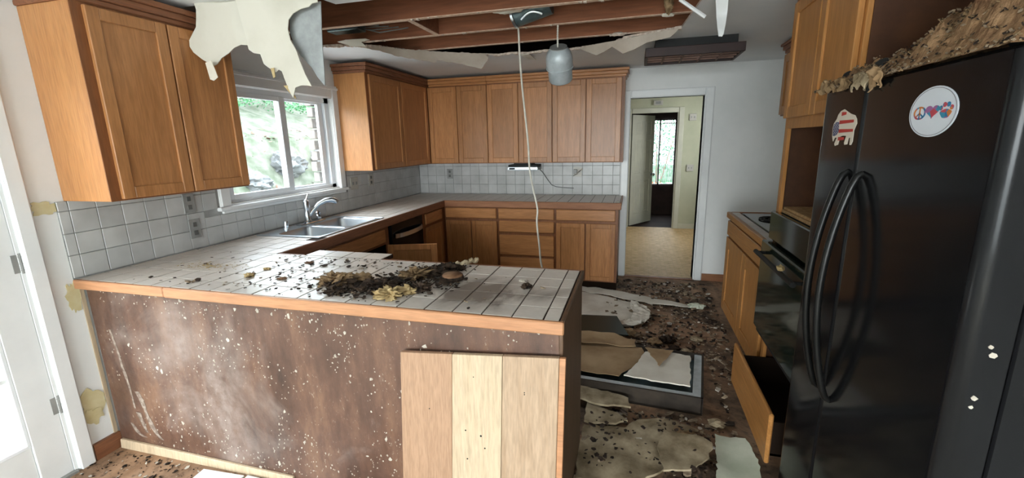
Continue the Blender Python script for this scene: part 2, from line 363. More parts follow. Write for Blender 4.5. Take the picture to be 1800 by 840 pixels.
def struct(name, mb, mat, parent=None, **k):
    o = obj(name, mb, mat, parent, **k)
    if parent is None: o['kind'] = 'structure'
    return o
def bx(*a): return MB().box(*a)

def poly_mesh(outline, fn, nvec, th, grid=.03, jag=0):
    """torn sheet: outline in (u,v), inner grid points, mapped by fn(u,v) and thickened by th along nvec"""
    if jag:
        o2 = []
        for i, a in enumerate(outline):
            b = outline[(i+1) % len(outline)]; L = math.dist(a, b); k = max(1, int(L/jag))
            for j in range(k):
                q = j/k; w = jag*.22 if j else 0
                o2.append((a[0]+(b[0]-a[0])*q+R.uniform(-w, w), a[1]+(b[1]-a[1])*q+R.uniform(-w, w)))
        outline = o2
    n = len(outline); pts = [Vector(p) for p in outline]
    u0, u1 = min(p[0] for p in pts), max(p[0] for p in pts); v0, v1 = min(p[1] for p in pts), max(p[1] for p in pts)
    k = u0+grid/2
    while k < u1:
        l = v0+grid/2
        while l < v1: pts.append(Vector((k, l))); l += grid
        k += grid
    r = delaunay_2d_cdt(pts, [(i, (i+1) % n) for i in range(n)], [list(range(n))], 1, 1e-5)
    vs, fs = r[0], r[2]; mb = MB(); nv = Vector(nvec).normalized()*th
    used = sorted({i for f in fs for i in f}); mp = {i: k for k, i in enumerate(used)}
    top = [Vector(fn(vs[i][0], vs[i][1])) for i in used]; m = len(top)
    F = [tuple(mp[i] for i in f) for f in fs]; ec = {}
    for f in F:
        for a, b in zip(f, f[1:]+f[:1]): ec[(a, b)] = 1
    faces = F+[tuple(m+i for i in reversed(f)) for f in F]
    for (a, b) in ec:
        if (b, a) not in ec: faces.append((b, a, m+a, m+b))
    mb.add(top+[p-nv for p in top], faces)
    return mb
def nz(x, y, z, s): return noise.noise(Vector((x*s, y*s, z*s)))
def lump(c, rx, ry, rz, seed=0, amp=.35, sub=3, floor=None, fq=2.2):
    bm = bmesh.new(); bmesh.ops.create_icosphere(bm, subdivisions=sub, radius=1); mb = MB(); vs = []
    for v in bm.verts:
        p = v.co.copy(); d = 1+amp*(noise.noise(p*fq+Vector((seed*3.1, seed, 0)))+.6*noise.noise(p*fq*2.7+Vector((seed, 5, seed))))
        q = Vector((c[0]+p.x*d*rx, c[1]+p.y*d*ry, c[2]+p.z*d*rz))
        if floor is not None and q.z < floor: q.z = floor
        vs.append(q)
    mb.add(vs, [tuple(v.index for v in f.verts) for f in bm.faces]); bm.free(); return mb
def chips(n, sampler, size, zfn, tilt=.3, thick=.25, seed=1):
    r = random.Random(seed); mb = MB()
    for _ in range(n):
        x, y = sampler(r); s = r.uniform(*size)*(1 if r.random() < .8 else 1.7); z = zfn(x, y); k = r.choice((4, 5, 5, 6)); a0 = r.uniform(0, 6.3); el = r.uniform(.35, 1)
        th = s*thick*r.uniform(.5, 1.3); tx, ty = r.uniform(-tilt, tilt), r.uniform(-tilt, tilt); rot = r.uniform(0, 6.3)
        ps = []
        for i in range(k):
            a = a0+2*PI*i/k; q = s*r.uniform(.6, 1.1); u, v = q*math.cos(a), q*math.sin(a)*el
            u, v = u*math.cos(rot)-v*math.sin(rot), u*math.sin(rot)+v*math.cos(rot)
            ps.append((x+u, y+v, z+abs(tx)*s+abs(ty)*s+tx*u+ty*v))
        mb.add(ps+[(a, b, c+th) for a, b, c in ps], [tuple(reversed(range(k))), tuple(range(k, 2*k))]+[(i, (i+1) % k, k+(i+1) % k, k+i) for i in range(k)])
    return mb
TILE = {}
def tile_piece(name, parent, c, w, h, t, face, mat, bev=.004):
    """shared bevelled tile; face: 'z' up, 'x' facing +x, 'y' facing -y; w,h in-plane sizes"""
    key = (name, round(w, 3), round(h, 3), t, face)
    if key not in TILE:
        mb = MB()
        if face == 'z': mb.box(-w/2, w/2, -h/2, h/2, 0, t)
        elif face == 'x': mb.box(0, t, -w/2, w/2, -h/2, h/2)
        else: mb.box(-w/2, w/2, -t, 0, -h/2, h/2)
        bm = bmesh.new(); me = bpy.data.meshes.new(name); me.from_pydata(mb.v, [], mb.f); bm.from_mesh(me)
        bmesh.ops.recalc_face_normals(bm, faces=bm.faces)
        bmesh.ops.bevel(bm, geom=bm.edges[:], offset=min(bev, t*.45, w*.2, h*.2), segments=1, affect='EDGES'); bm.to_mesh(me); bm.free(); me.materials.append(mat)
        TILE[key] = me
    o = bpy.data.objects.new(name, TILE[key]); C.objects.link(o); o.parent = parent; o.location = Vector(c)-(world_loc(parent) if parent else Vector())
    return o

# ================================================================== SETTING
CZ = 2.22; D = 3.574; XW = 4.0; YF = -6.5
def wall_grid(name, axis, p0, p1, a0, a1, z0, z1, holes, mat):
    As = sorted({a0, a1, *[h[0] for h in holes], *[h[1] for h in holes]}); Zs = sorted({z0, z1, *[h[2] for h in holes], *[h[3] for h in holes]})
    mb = MB()
    for i in range(len(As)-1):
        for j in range(len(Zs)-1):
            ca, cz = (As[i]+As[i+1])/2, (Zs[j]+Zs[j+1])/2
            if any(h[0] < ca < h[1] and h[2] < cz < h[3] for h in holes): continue
            if axis == 'x': mb.box(p0, p1, As[i], As[i+1], Zs[j], Zs[j+1])
            else: mb.box(As[i], As[i+1], p0, p1, Zs[j], Zs[j+1])
    return struct(name, mb, mat)
WZ = (1.15, 1.91); WY = (.90, 2.03)
wl = wall_grid('wall_left', 'x', -.13, 0, YF, D+.13, -.05, 2.44, [(WY[0], WY[1], *WZ), (-1.06, -.165, 0, 1.95)], M['wall'])
wb = wall_grid('wall_back', 'y', D, D+.13, 0, XW, 0, 2.44, [(2.48, 3.2, -.01, 1.93)], M['wall'])
wr = struct('wall_right', bx(XW, XW+.12, YF, D+.13, 0, 2.44), M['wall'])
wf = wall_grid('wall_front', 'y', YF-.12, YF, 0, XW, 0, 2.44, [(.4, 3.6, .1, 2.0)], M['wall'])
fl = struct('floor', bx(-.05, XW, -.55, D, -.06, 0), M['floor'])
struct('floor_bounce', bx(-.05, XW, YF, -.55, -.06, 0), M['gyp_white'])  # unseen floor behind the camera, made pale to bounce light upward

# ceiling board with the torn hole
HOLE = [(.20, .56), (1.00, .60), (1.03, .78), (2.88, .80), (2.855, 1.354), (2.83, 1.70), (2.81, 1.95), (2.62, 2.04), (2.45, 2.12), (2.37, 2.25), (2.2, 2.33), (1.99, 2.40), (1.8, 2.37), (1.66, 2.42),
        (1.53, 2.36), (1.41, 2.40), (1.29, 2.33), (1.10, 2.27), (.907, 2.12), (.78, 1.93), (.66, 1.74), (.52, 1.66), (.40, 1.62), (.24, 1.59), (.16, 1.2), (.18, .8)]
def ceiling():
    h2 = []
    for i, a in enumerate(HOLE):
        b = HOLE[(i+1) % len(HOLE)]; k = max(1, int(math.dist(a, b)/.05))
        for j in range(k):
            q = j/k; wv = .008 if (j and 12 <= i+6 or 9 <= i <= 24) else 0
            h2.append((a[0]+(b[0]-a[0])*q+R.uniform(-wv, wv), a[1]+(b[1]-a[1])*q+R.uniform(-wv, wv)))
    outer = [(0, YF), (XW, YF), (XW, D), (0, D)]
    tr = tessellate_polygon([[Vector((x, y, 0)) for x, y in outer], [Vector((x, y, 0)) for x, y in h2]])
    P = outer+h2; n = len(P); k = len(outer); m = len(h2)
    fs = [tuple(t) for t in tr]+[tuple(n+i for i in reversed(t)) for t in tr]
    side = [(k+i, k+(i+1) % m, n+k+(i+1) % m, n+k+i) for i in range(m)]
    mb = MB(); mb.add([(x, y, CZ) for x, y in P]+[(x, y, CZ+.013) for x, y in P], fs); mb.cur = 1; o = len(mb.f)
    for f in side: mb.f.append(list(f)); mb.mi.append(1)
    return struct('ceiling', mb, [M['ceil'], M['gyp_core']])
cl = ceiling()
# rough gypsum crumbs clinging along the far torn rim: part of the ceiling
mb = MB()
for i in range(6, 24):
    a, b = HOLE[i], HOLE[(i+1) % len(HOLE)]
    for _ in range(int(math.dist(a, b)/.012)):
        q = R.random(); s = R.uniform(.003, .011); x = a[0]+(b[0]-a[0])*q; y = a[1]+(b[1]-a[1])*q
        mb.box(x-s, x+s*R.uniform(.5, 2), y-s, y+s, CZ-s*R.uniform(.2, 1), CZ+.012)
obj('torn_rim', mb, M['gyp_core'], cl, kind='stuff')
# floor above and perimeter that closes the joist space
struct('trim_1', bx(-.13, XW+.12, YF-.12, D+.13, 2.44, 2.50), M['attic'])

JB = 2.236
for i, y in enumerate((.80, 1.215, 1.63, 2.045, 2.46, 2.87)):
    t_ = thing('ceiling_joist', (2.0, y, JB), ['', 'wooden joist crossing the hole above the grey lamp, nearest in view', 'wooden joist behind the dark metal duct in the ceiling hole', 'third wooden joist, above the torn rear rim of the hole', 'half hidden joist in the dark behind the rear rim of the hole', ''][i] or 'wooden ceiling joist hidden above the intact ceiling', 'joist', 'exposed ceiling joists')
    if i in (0, 4, 5): bpy.data.objects.remove(t_); continue
    obj('beam', bx(.0, XW, y, y+.038, JB+.003, 2.425), M['joist'], t_, bevel=.002, origin=(2.0+i, y, JB))
    obj('bottom_edge', bx(.0, XW, y+.001, y+.037, JB, JB+.003), M['joist_edge'], t_)
b_ = thing('blocking_board', (1.20, 1.44, JB), 'short blocking board with pale lower edge between the first two joists', 'board')
obj('board', bx(1.185, 1.222, 1.254, 1.629, JB+.003, 2.40), M['joist'], b_); obj('bottom_edge', bx(1.186, 1.221, 1.254, 1.629, JB, JB+.003), M['joist_edge'], b_)
# loose splinters and paper shreds stuck to joist edges
mb = MB()
for _ in range(44):
    y = R.choice((1.215, 1.63, 2.045)); x = R.uniform(.4, 2.75); s = R.uniform(.002, .006)
    mb.box(x-s, x+s*2, y-.002, y+.02, JB-s*R.uniform(.6, 1.8), JB)
tag(obj('plaster_shreds', mb, M['gyp_core']), 'small pale plaster shreds stuck under the exposed joists', 'debris', kind='stuff')

# ---- left window (structure)
x0 = 0
def casing(parent, name, mat, axis, p, a0, a1, z0, z1, wd, proud, bottom=True, sgn=1):
    for (A0, A1, Z0, Z1) in ([(a0, a0+wd, z0, z1), (a1-wd, a1, z0, z1), (a0+wd, a1-wd, z1-wd, z1)]+([(a0+wd, a1-wd, z0, z0+wd)] if bottom else [])):
        for k, (ins, pr) in enumerate(((0, proud*.6), (.012, proud))):
            mb = bx(p, p+sgn*pr, A0+ins*.5, A1-ins*.5, Z0+(0 if Z0 < .01 else ins*.5), Z1-ins*.5) if axis == 'x' else bx(A0+ins*.5, A1-ins*.5, p, p+sgn*pr, Z0+(0 if Z0 < .01 else ins*.5), Z1-ins*.5)
            if k == 0: keep = mb
            else: keep.add(mb.v, mb.f)
        obj(name, keep, mat, parent, bevel=.004)
win = struct('window_1', MB().box(-.09, -.03, WY[0], WY[0]+.045, *WZ).box(-.09, -.03, WY[1]-.05, WY[1], *WZ).box(-.09, -.03, WY[0], WY[1], WZ[0], WZ[0]+.03).box(-.09, -.03, WY[0], WY[1], WZ[1]-.045, WZ[1]), M['vinyl'])
casing(win, 'casing', M['trim'], 'x', 0, .82, 2.11, 1.135, 1.985, .082, .022, bottom=False)
obj('window_sill', MB().box(-.09, .035, .80, 2.12, 1.115, 1.14).box(0, .018, .83, 2.10, 1.095, 1.115), M['trim'], win, bevel=.004)
obj('head_moulding', MB().box(0, .032, .80, 2.13, 1.975, 1.995).box(0, .02, .81, 2.12, 1.995, 2.01), M['trim'], win, bevel=.003)
def sash(name, y0, y1, z0, z1, x, fw, sw=None):
    mb = MB(); l, r = sw or (fw, fw)
    mb.box(x, x+.028, y0, y0+l, z0, z1).box(x, x+.028, y1-r, y1, z0, z1).box(x, x+.028, y0+l, y1-r, z0, z0+fw).box(x, x+.028, y0+l, y1-r, z1-fw, z1)
    s_ = obj(name, mb, M['vinyl'], win, bevel=.003); obj('pane', bx(x+.012, x+.016, y0+l-.003, y1-r+.003, z0+fw-.003, z1-fw+.003), M['glass'], s_, origin=None)
    return s_
sash('sliding_sash', .925, 1.52, 1.17, 1.875, -.05, .035, (.04, .06))
sash('fixed_sash', 1.47, 1.975, 1.165, 1.88, -.082, .030, (.05, .055))
# exterior brick reveal right of the window
for k in range(9):
    tile_piece('brick', wl, (-.19, 1.985+(.018 if k % 2 else 0), 1.15+k*.092), .11, .08, .06, 'x', M['brick_out'])
# ---- French door in the left wall
d1 = struct('door_1', MB().box(-.042, -.002, -.285, -.1702, .01, 1.945).box(-.05, -.01, -1.055, -.94, .01, 1.945).box(-.05, -.01, -.94, -.285, .01, .235).box(-.05, -.01, -.94, -.285, 1.83, 1.945), M['trim'], bevel=.003)
obj('pane', bx(-.032, -.028, -.945, -.28, .23, 1.835), M['glass'], d1)
for z in (.235+.32*k for k in range(1, 5)): obj('muntin', bx(-.045, -.012, -.94, -.285, z-.011, z+.011), M['trim'], d1, bevel=.003)
obj('muntin', bx(-.045, -.013, -.623, -.602, .235, 1.83), M['trim'], d1, bevel=.003)
obj('glazing_bead', MB().box(-.012, -.004, -.300, -.285, .235, 1.83).box(-.012, -.004, -.94, -.285, .22, .236), M['vinyl'], d1, bevel=.002)
for z in (.36, 1.04, 1.72):
    hb = MB().tube([(.0, -.163, z-.045), (.0, -.163, z+.045)], .006, 8).box(-.012, .0005, -.19, -.165, z-.04, z+.04)
    for k in (-.03, 0, .03): hb.tube([(.0, -.163, z+k-.002), (.0, -.163, z+k+.002)], .0075, 8)
    obj('hinge', hb, M['plate_grey'], d1)
casing(d1, 'casing', M['trim'], 'x', 0, -1.13, -.088, 0, 2.02, .07, .022, bottom=False)
obj('jamb', MB().box(-.13, .003, -.17, -.155, 0, 1.96).box(-.13, .003, -1.07, -1.055, 0, 1.96).box(-.13, .003, -1.07, -.155, 1.945, 1.96), M['trim'], d1)
obj('threshold', bx(-.14, .02, -1.055, -.165, 0, .012), M['plate_grey'], d1)
# deck outside, board by board
dk = tag(obj('deck_joists', MB().box(-2.2, -.2, -2.4, -2.3, -.16, -.055).box(-2.2, -.2, .3, .4, -.16, -.055), M['deck']), 'pale weathered deck outside the glazed door', 'deck')
dk.name = 'wooden_deck'
for k in range(20):
    x = -.21-k*.10; obj('deck_board', bx(x-.092, x, -2.5, .45, -.055, -.02), M['deck'], dk, bevel=.003, origin=(x, 0, -.03+.001*k))
# ---- doorway in the back wall and hall behind
d2 = struct('door_2', MB().box(2.466, 2.48, D-.002, D+.134, 0, 1.944).box(3.2, 3.214, D-.002, D+.134, 0, 1.944).box(2.466, 3.214, D-.002, D+.134, 1.93, 1.944), M['trim'])
casing(d2, 'casing', M['trim'], 'y', D, 2.405, 3.29, 0, 2.005, .08, .022, bottom=False, sgn=-1)
casing(d2, 'hall_casing', M['trim_hall'], 'y', D+.13, 2.405, 3.28, 0, 2.005, .075, .02, bottom=False)
for z in (.35, 1.75): obj('strike_plate', bx(3.196, 3.2, D+.06, D+.075, z-.14, z+.14), M['slot'], d2)
YH = 6.5
struct('floor_hall', bx(1.3, 4.2, D, YH+.05, -.05, .004), M['parquet'])
struct('ceiling_hall', bx(1.3, 4.4, D+.13, YH+1.8, CZ, CZ+.05), M['ceil'])
wall_grid('wall_hall_back', 'y', YH, YH+.1, 1.3, 4.3, 0, CZ, [(2.47, 3.2, -.01, 1.93)], M['wall_hall'])
struct('wall_hall_left', bx(1.2, 1.3, D+.13, YH+.1, 0, CZ), M['wall_hall'])
wall_grid('wall_hall_right', 'x', 4.2, 4.3, D+.13, YH+.1, 0, CZ, [(5.3, 5.9, 1.15, 1.9)], M['wall_hall'])  # unseen window opening added to light the hall
wb2 = struct('wall_hall_front', MB().box(1.3, 2.4, D+.13, D+.135, 0, CZ).box(3.29, 4.2, D+.13, D+.135, 0, CZ).box(2.4, 3.29, D+.13, D+.135, 2.01, CZ), M['wall_hall'])
d3 = struct('door_3', MB().box(2.456, 2.47, YH-.002, YH+.102, 0, 1.944).box(3.2, 3.214, YH-.002, YH+.102, 0, 1.944).box(2.456, 3.214, YH-.002, YH+.102, 1.93, 1.944), M['trim_hall'])
casing(d3, 'casing', M['trim_hall'], 'y', YH, 2.39, 3.30, 0, 2.01, .085, .02, bottom=False, sgn=-1)
struct('baseboard_hall', MB().box(3.30, 4.2, YH-.015, YH, .004, .09).box(1.3, 2.39, YH-.015, YH, .004, .09), M['trim_hall'])
# six-panel door leaf, swung open into the dark room
lf = thing('panel_door', (2.48, YH+.09, 0), 'cream six panel door standing open at the end of the hall', 'door', rot=(0, 0, math.radians(57)))
mb = MB().box(0, .70, -.012, .012, .012, 1.915)
for (a, b_2) in ((.0, .11), (.30, .40), (.59, .70)): mb.box(a, b_2, -.019, .019, .012, 1.915)
for (a, b_2) in ((.012, .21), (.80, .93), (1.50, 1.60), (1.81, 1.915)): mb.box(0, .70, -.0188, .0188, a, b_2)
obj('leaf', mb, M['trim_hall'], lf, local=True, bevel=.003)
for (za, zb) in ((.21, .80), (.93, 1.50), (1.60, 1.81)):
    for (xa, xb) in ((.11, .30), (.40, .59)): obj('raised_panel', bx(xa+.03, xb-.03, -.017, .017, za+.03, zb-.03), M['trim_hall'], lf, local=True, bevel=.006)
kb = MB()
for sgn in (1, -1): kb.lathe((.645, sgn*.019, .88), [(.026, 0), (.026, .006), (.010, .010), (.010, .03), (.024, .038), (.028, .052), (.018, .064), (.001, .066)], 16, (0, sgn, 0))
obj('door_knob', kb, M['chrome'], lf, local=True, smooth=True)
# dark room with window
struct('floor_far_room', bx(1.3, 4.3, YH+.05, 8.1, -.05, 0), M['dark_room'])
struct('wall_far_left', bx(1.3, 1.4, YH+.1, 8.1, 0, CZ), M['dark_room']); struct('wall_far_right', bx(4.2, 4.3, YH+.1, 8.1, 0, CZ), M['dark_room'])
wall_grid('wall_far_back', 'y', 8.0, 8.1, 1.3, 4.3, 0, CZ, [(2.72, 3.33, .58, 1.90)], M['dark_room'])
w2 = struct('window_2', MB().box(2.72, 2.755, 8.0, 8.06, .58, 1.90).box(3.295, 3.33, 8.0, 8.06, .58, 1.90).box(2.72, 3.33, 8.0, 8.06, .58, .62).box(2.72, 3.33, 8.0, 8.06, 1.86, 1.90).box(3.0, 3.03, 8.0, 8.06, .58, 1.90), M['hood'])
for a, b_2 in ((2.755, 3.0), (3.03, 3.295)): obj('pane', bx(a, b_2, 8.03, 8.034, .62, 1.86), M['glass'], w2)
for k, (a, b_2) in enumerate(((2.74, 3.01), (3.05, 3.30))):
    mb = MB(); n = 26; P = []
    for i in range(n+1):
        x = a+(b_2-a)*i/n; P.append((x, 7.965+.01*math.sin(i*1.7)))
    for i in range(n): mb.add([(P[i][0], P[i][1], .66), (P[i+1][0], P[i+1][1], .66), (P[i+1][0], P[i+1][1], 1.80), (P[i][0], P[i][1], 1.80)], [(0, 1, 2, 3)])
    c_ = thing('sheer_curtain', (a, 7.965, .66), ['left', 'right'][k]+' sheer white curtain on the far bright window', 'curtain', 'sheer curtains')
    obj('fabric', mb, M['sheer'], c_); obj('curtain_rod', MB().tube([(a-.01, 7.965, 1.805), (b_2+.01, 7.965, 1.805)], .008), M['hood'], c_)
ch = thing('door_chime', (2.885, YH-.035, 2.09), 'small cream box mounted on the wall above the hall door', 'chime')
obj('cover', bx(2.81, 2.96, YH-.03, YH, 2.045, 2.125), M['plate'], ch, bevel=.008)
obj('grille', bx(2.845, 2.925, YH-.034, YH-.03, 2.065, 2.105), M['plate_grey'], ch)
for (x, z, lab, nm, cat) in ((3.43, 1.84, 'cream thermostat box high on the right of the hall wall', 'thermostat', 'thermostat'), (3.435, 1.03, 'cream double switch plate on the hall wall', 'switch_plate', 'switch')):
    q = thing(nm, (x, YH, z), lab, cat); obj('plate', bx(x-.055, x+.055, YH-.02, YH, z-.055, z+.055), M['plate'], q, bevel=.005)
    for dx in (-.022, .022): obj('toggle', bx(x+dx-.008, x+dx+.008, YH-.026, YH-.02, z-.014, z+.014), M['plate_grey'], q)
struct('baseboard_back', bx(3.29, XW, D-.018, D, 0, .075), M['oak_edge_darkx'])
struct('baseboard_left', MB().box(0, .018, -.088, .03, 0, .085), M['oak_edge_dark'])
struct('trim_2', bx(2.48, 3.2, D-.03, D+.02, -.001, .008), M['oak_edge_dark'])
# frame of the unseen rear window, widened to let in more light
w3 = struct('window_3', MB().box(.40, .45, YF-.1, YF-.03, .1, 2).box(3.55, 3.6, YF-.1, YF-.03, .1, 2).box(.4, 3.6, YF-.1, YF-.03, .1, .15).box(.4, 3.6, YF-.1, YF-.03, 1.95, 2).box(1.44, 1.50, YF-.1, YF-.03, .1, 2).box(2.5, 2.56, YF-.1, YF-.03, .1, 2), M['vinyl'])
for a, b_2 in ((.45, 1.44), (1.50, 2.50), (2.56, 3.55)): obj('pane', bx(a, b_2, YF-.066, YF-.062, .15, 1.95), M['glass'], w3)

# ---- outside: slope, boulders, shrubs
def hill():
    mb = MB(); nx, ny = 50, 60; vs = []
    for i in range(nx+1):
        for j in range(ny+1):
            x = -.25-i*.28; y = -8+j*.42
            z = -.25+max(0, -x-2.3)*.42+(.8 if x < -4.6 else 0)*min(1, (-x-4.6)/.25)+.12*nz(x, y, 0, 1.2)*min(1, -x/2)
            vs.append((x, y, z))
    fs = [(i*(ny+1)+j, (i+1)*(ny+1)+j, (i+1)*(ny+1)+j+1, i*(ny+1)+j+1) for i in range(nx) for j in range(ny)]
    return mb.add(vs, fs)
def hz(x, y): return -.25+max(0, -x-2.3)*.42+(.8 if x < -4.6 else 0)*min(1, (-x-4.6)/.25)+.12*nz(x, y, 0, 1.2)*min(1, -x/2)
o = obj('ground', hill(), M['hill'], smooth=True); o['kind'] = 'structure'
o = obj('ground', bx(-20, 20, -30, YF-.3, -.3, -.25), M['hill']); o['kind'] = 'structure'
o = obj('ground', bx(-12, 14, 8.4, 30, -.3, -.2), M['hill']); o['kind'] = 'structure'
o = obj('bounce_strip', bx(-2.1, -.25, 0.45, 9, -.26, -.235), M['bounce_pale']); o['kind'] = 'structure'  # unseen pale strip added to bounce light through the window onto the ceiling
blabs = ['low grey boulder at the foot of the slope outside the left pane', 'broad grey boulder half way up the slope outside', 'grey boulder in the retaining row behind the left pane', 'small grey boulder behind the meeting rail of the window', 'grey boulder in the row behind the right pane', 'rounded grey boulder at the right end of the row outside']
for k, (x, y, s) in enumerate(((-2.6, 3.2, .42), (-4.6, 3.6, .6), (-4.7, 4.7, .55), (-4.6, 5.6, .5), (-4.7, 6.6, .62), (-4.7, 7.8, .58))):
    tag(obj('boulder', lump((x, y, hz(x, y)+s*.1), s*.62, s*.62, s*.45, k+3, .3, 4), M['stone'], smooth=True, origin=(x, y, hz(x, y))), blabs[k], 'rock', 'boulders on the slope')
def bush(name, x, y, z, r, h, n, mat, label, seed):
    r_ = random.Random(seed); t_ = thing(name, (x, y, z), label, 'shrub', 'shrubs on the slope'); mb = MB()
    for _ in range(n):
        a, q = r_.uniform(0, 6.3), r_.random()**.5; zz = z+r_.random()*h; rr = r*math.sqrt(max(.05, 1-((zz-z)/h-.45)**2*2.6))*q
        p = Vector((x+math.cos(a)*rr, y+math.sin(a)*rr, zz)); d = Vector((r_.uniform(-1, 1), r_.uniform(-1, 1), r_.uniform(-.6, .8))).normalized()*r_.uniform(.04, .09); e = d.orthogonal().normalized()*d.length*.4
        mb.add([p, p+d*.5+e, p+d, p+d*.5-e], [(0, 1, 2, 3)])
    obj('foliage', mb, mat, t_, kind='stuff'); st = MB()
    for k in range(4): st.tube([(x, y, z), (x+.3*r*math.cos(k*1.6), y+.3*r*math.sin(k*1.6), z+h*.7)], [.03, .01], 6)
    obj('stem', st, M['oak_edge_dark'], t_)
bush('leafy_shrub', -6.6, 4.2, hz(-6.6, 4.2)-.1, 1.3, 1.8, 5200, M['leaf'], 'dense green shrub above the boulders, behind the left pane', 1)
bush('leafy_shrub', -7.1, 6.9, hz(-7.1, 6.9)-.1, 1.3, 1.7, 4200, M['leaf'], 'green shrub above the boulders, seen at the window middle', 2)
bush('leafy_shrub', -7.0, 9.2, hz(-7, 9.2)-.1, 1.4, 1.7, 4200, M['leaf'], 'pale green shrub at the top right of the window view', 3)
bush('low_shrub', -3.1, 5.3, hz(-3.1, 5.3)-.05, .28, .42, 500, M['leaf2'], 'small yellow green plant low in the right pane', 4)
bush('leafy_shrub', 3.2, 12.5, -.2, 1.5, 2.6, 5200, M['leaf'], 'bright green bush outside the far window of the dark room', 5)
tag(obj('fallen_leaves', chips(1400, lambda r: (r.uniform(-5.5, -1.2), r.uniform(1, 9)), (.02, .05), lambda x, y: hz(x, y)+.005, .5, .05, 11), M['litter']), 'reddish fallen leaves scattered on the slope outside', 'leaves', kind='stuff')

# ================================================================== BACKSPLASH TILES (parts of the walls)
BT = .007; P_ = .110; ZR = [(.922, 1.028), (1.031, 1.131), (1.134, 1.237), (1.240, 1.284)]
obj('grout_bed', MB().box(0, .004, 0, D, .90, 1.112).box(0, .004, 0, .82, 1.112, 1.284).box(0, .004, 2.11, D, 1.112, 1.284), M['grout_wall'], wl)
obj('grout_bed', bx(0, 2.40, D-.004, D, .90, 1.284), M['grout_wall'], wb)
y = D-.012
while y > .02:
    ya = max(y-.1075, .002)
    for z0, z1 in ZR:
        if ya < 2.13 and y > .80 and z1 > 1.10:
            if z0 > 1.10: 
                if ya < .80 < y and .80-ya > .02: tile_piece('backsplash_tile', wl, (.003, (ya+.80)/2, (z0+z1)/2), .80-ya, z1-z0, BT, 'x', M['wtile'], .0018)
                elif ya < 2.13 < y and y-2.13 > .02: tile_piece('backsplash_tile', wl, (.003, (2.13+y)/2, (z0+z1)/2), y-2.13, z1-z0, BT, 'x', M['wtile'], .0018)
                continue
            z1 = 1.092
        tile_piece('backsplash_tile', wl, (.003, (ya+y)/2, (z0+z1)/2), y-ya, z1-z0, BT, 'x', M['wtile'], .0018)
    y -= P_
x = .016
while x < 2.38:
    xb = min(x+.1075, 2.398)
    for z0, z1 in ZR: tile_piece('backsplash_tile', wb, ((x+xb)/2, D-.003, (z0+z1)/2), xb-x, z1-z0, BT, 'y', M['wtile'], .0018)
    x += P_
# glue residue
def blob(cy, cz, ry, rz, seed, x=.001):
    pts = []
    for k in range(30):
        a = 2*PI*k/30; r_ = 1+.55*noise.noise(Vector((math.cos(a)*1.8, math.sin(a)*1.8, seed)))+.3*noise.noise(Vector((math.cos(a)*5, math.sin(a)*5, seed))); pts.append((x, cy+math.cos(a)*ry*r_, cz+math.sin(a)*rz*r_))
    return MB().prism(pts, (.003, 0, 0))
for a in ((-.012, .83, .028, .07, 1), (-.045, .27, .05, .09, 5), (-.070, .235, .045, .03, 9, .0045), (-.035, 1.262, .055, .028, 2)): obj('glue_patch', blob(*a), M['glue'], wl)
obj('exposed_edge', bx(0, .006, .012, .028, .08, .87), M['plank_pale'], wl)

# outlets and plates
def outlet(parent_ax, c, label, mat, w=.07, h=.115, kind='outlet', nm='outlet'):
    x, y, z = c; o = thing(nm, c, label, kind, 'wall plates on the backsplash')
    if parent_ax == 'x':
        obj('plate', bx(x, x+.006, y-w/2, y+w/2, z-h/2, z+h/2), mat, o, bevel=.002)
        for dz in ((-.025, .025) if nm == 'outlet' else (0,)):
            for dy in ((0,) if w < .09 else (-.025, .025)): obj('socket' if nm == 'outlet' else 'toggle', bx(x+.006, x+.009, y+dy-.013, y+dy+.013, z+dz-.014, z+dz+.014), M['plate_dark'] if nm == 'outlet' else M['plate_grey'], o, bevel=.002)
    else:
        obj('plate', bx(x-w/2, x+w/2, y-.006, y, z-h/2, z+h/2), mat, o, bevel=.002)
        for dz in (-.025, .025): obj('socket', bx(x-.013, x+.013, y-.009, y-.006, z+dz-.014, z+dz+.014), M['plate_dark'], o, bevel=.002)
outlet('x', (.010, .615, 1.195), 'upper grey outlet on the tiles beneath the left wall cabinet', M['plate_grey'])
outlet('x', (.010, .625, 1.040), 'lower grey outlet just above the counter left of the window', M['plate_grey'])
outlet('x', (.010, 2.235, 1.16), 'almond double switch plate right of the window', M['plate'], .115, .115, 'switch', 'switch_plate')
outlet('x', (.010, 2.51, 1.17), 'almond outlet under the corner wall cabinet', M['plate'])
outlet('y', (.412, D-.010, 1.152), 'grey outlet at the left of the back wall tiles', M['plate_grey'])
jb = thing('broken_outlet', (1.93, D-.01, 1.17), 'pulled out outlet with bare wires on back wall', 'outlet', 'wall plates on the backsplash')
obj('box', bx(1.895, 1.985, D-.016, D-.01, 1.12, 1.225), M['plate'], jb); obj('receptacle', bx(1.90, 1.94, D-.06, D-.016, 1.15, 1.20), M['plate_grey'], jb, bevel=.004)
for k in range(4): obj('wire', MB().tube([(1.95, D-.016, 1.17), (1.94+.02*k, D-.05, 1.15+.02*k), (1.90+.03*k, D-.07, 1.13+.02*k)], .003, 6), M['cable'] if k % 2 else M['cord'], jb)

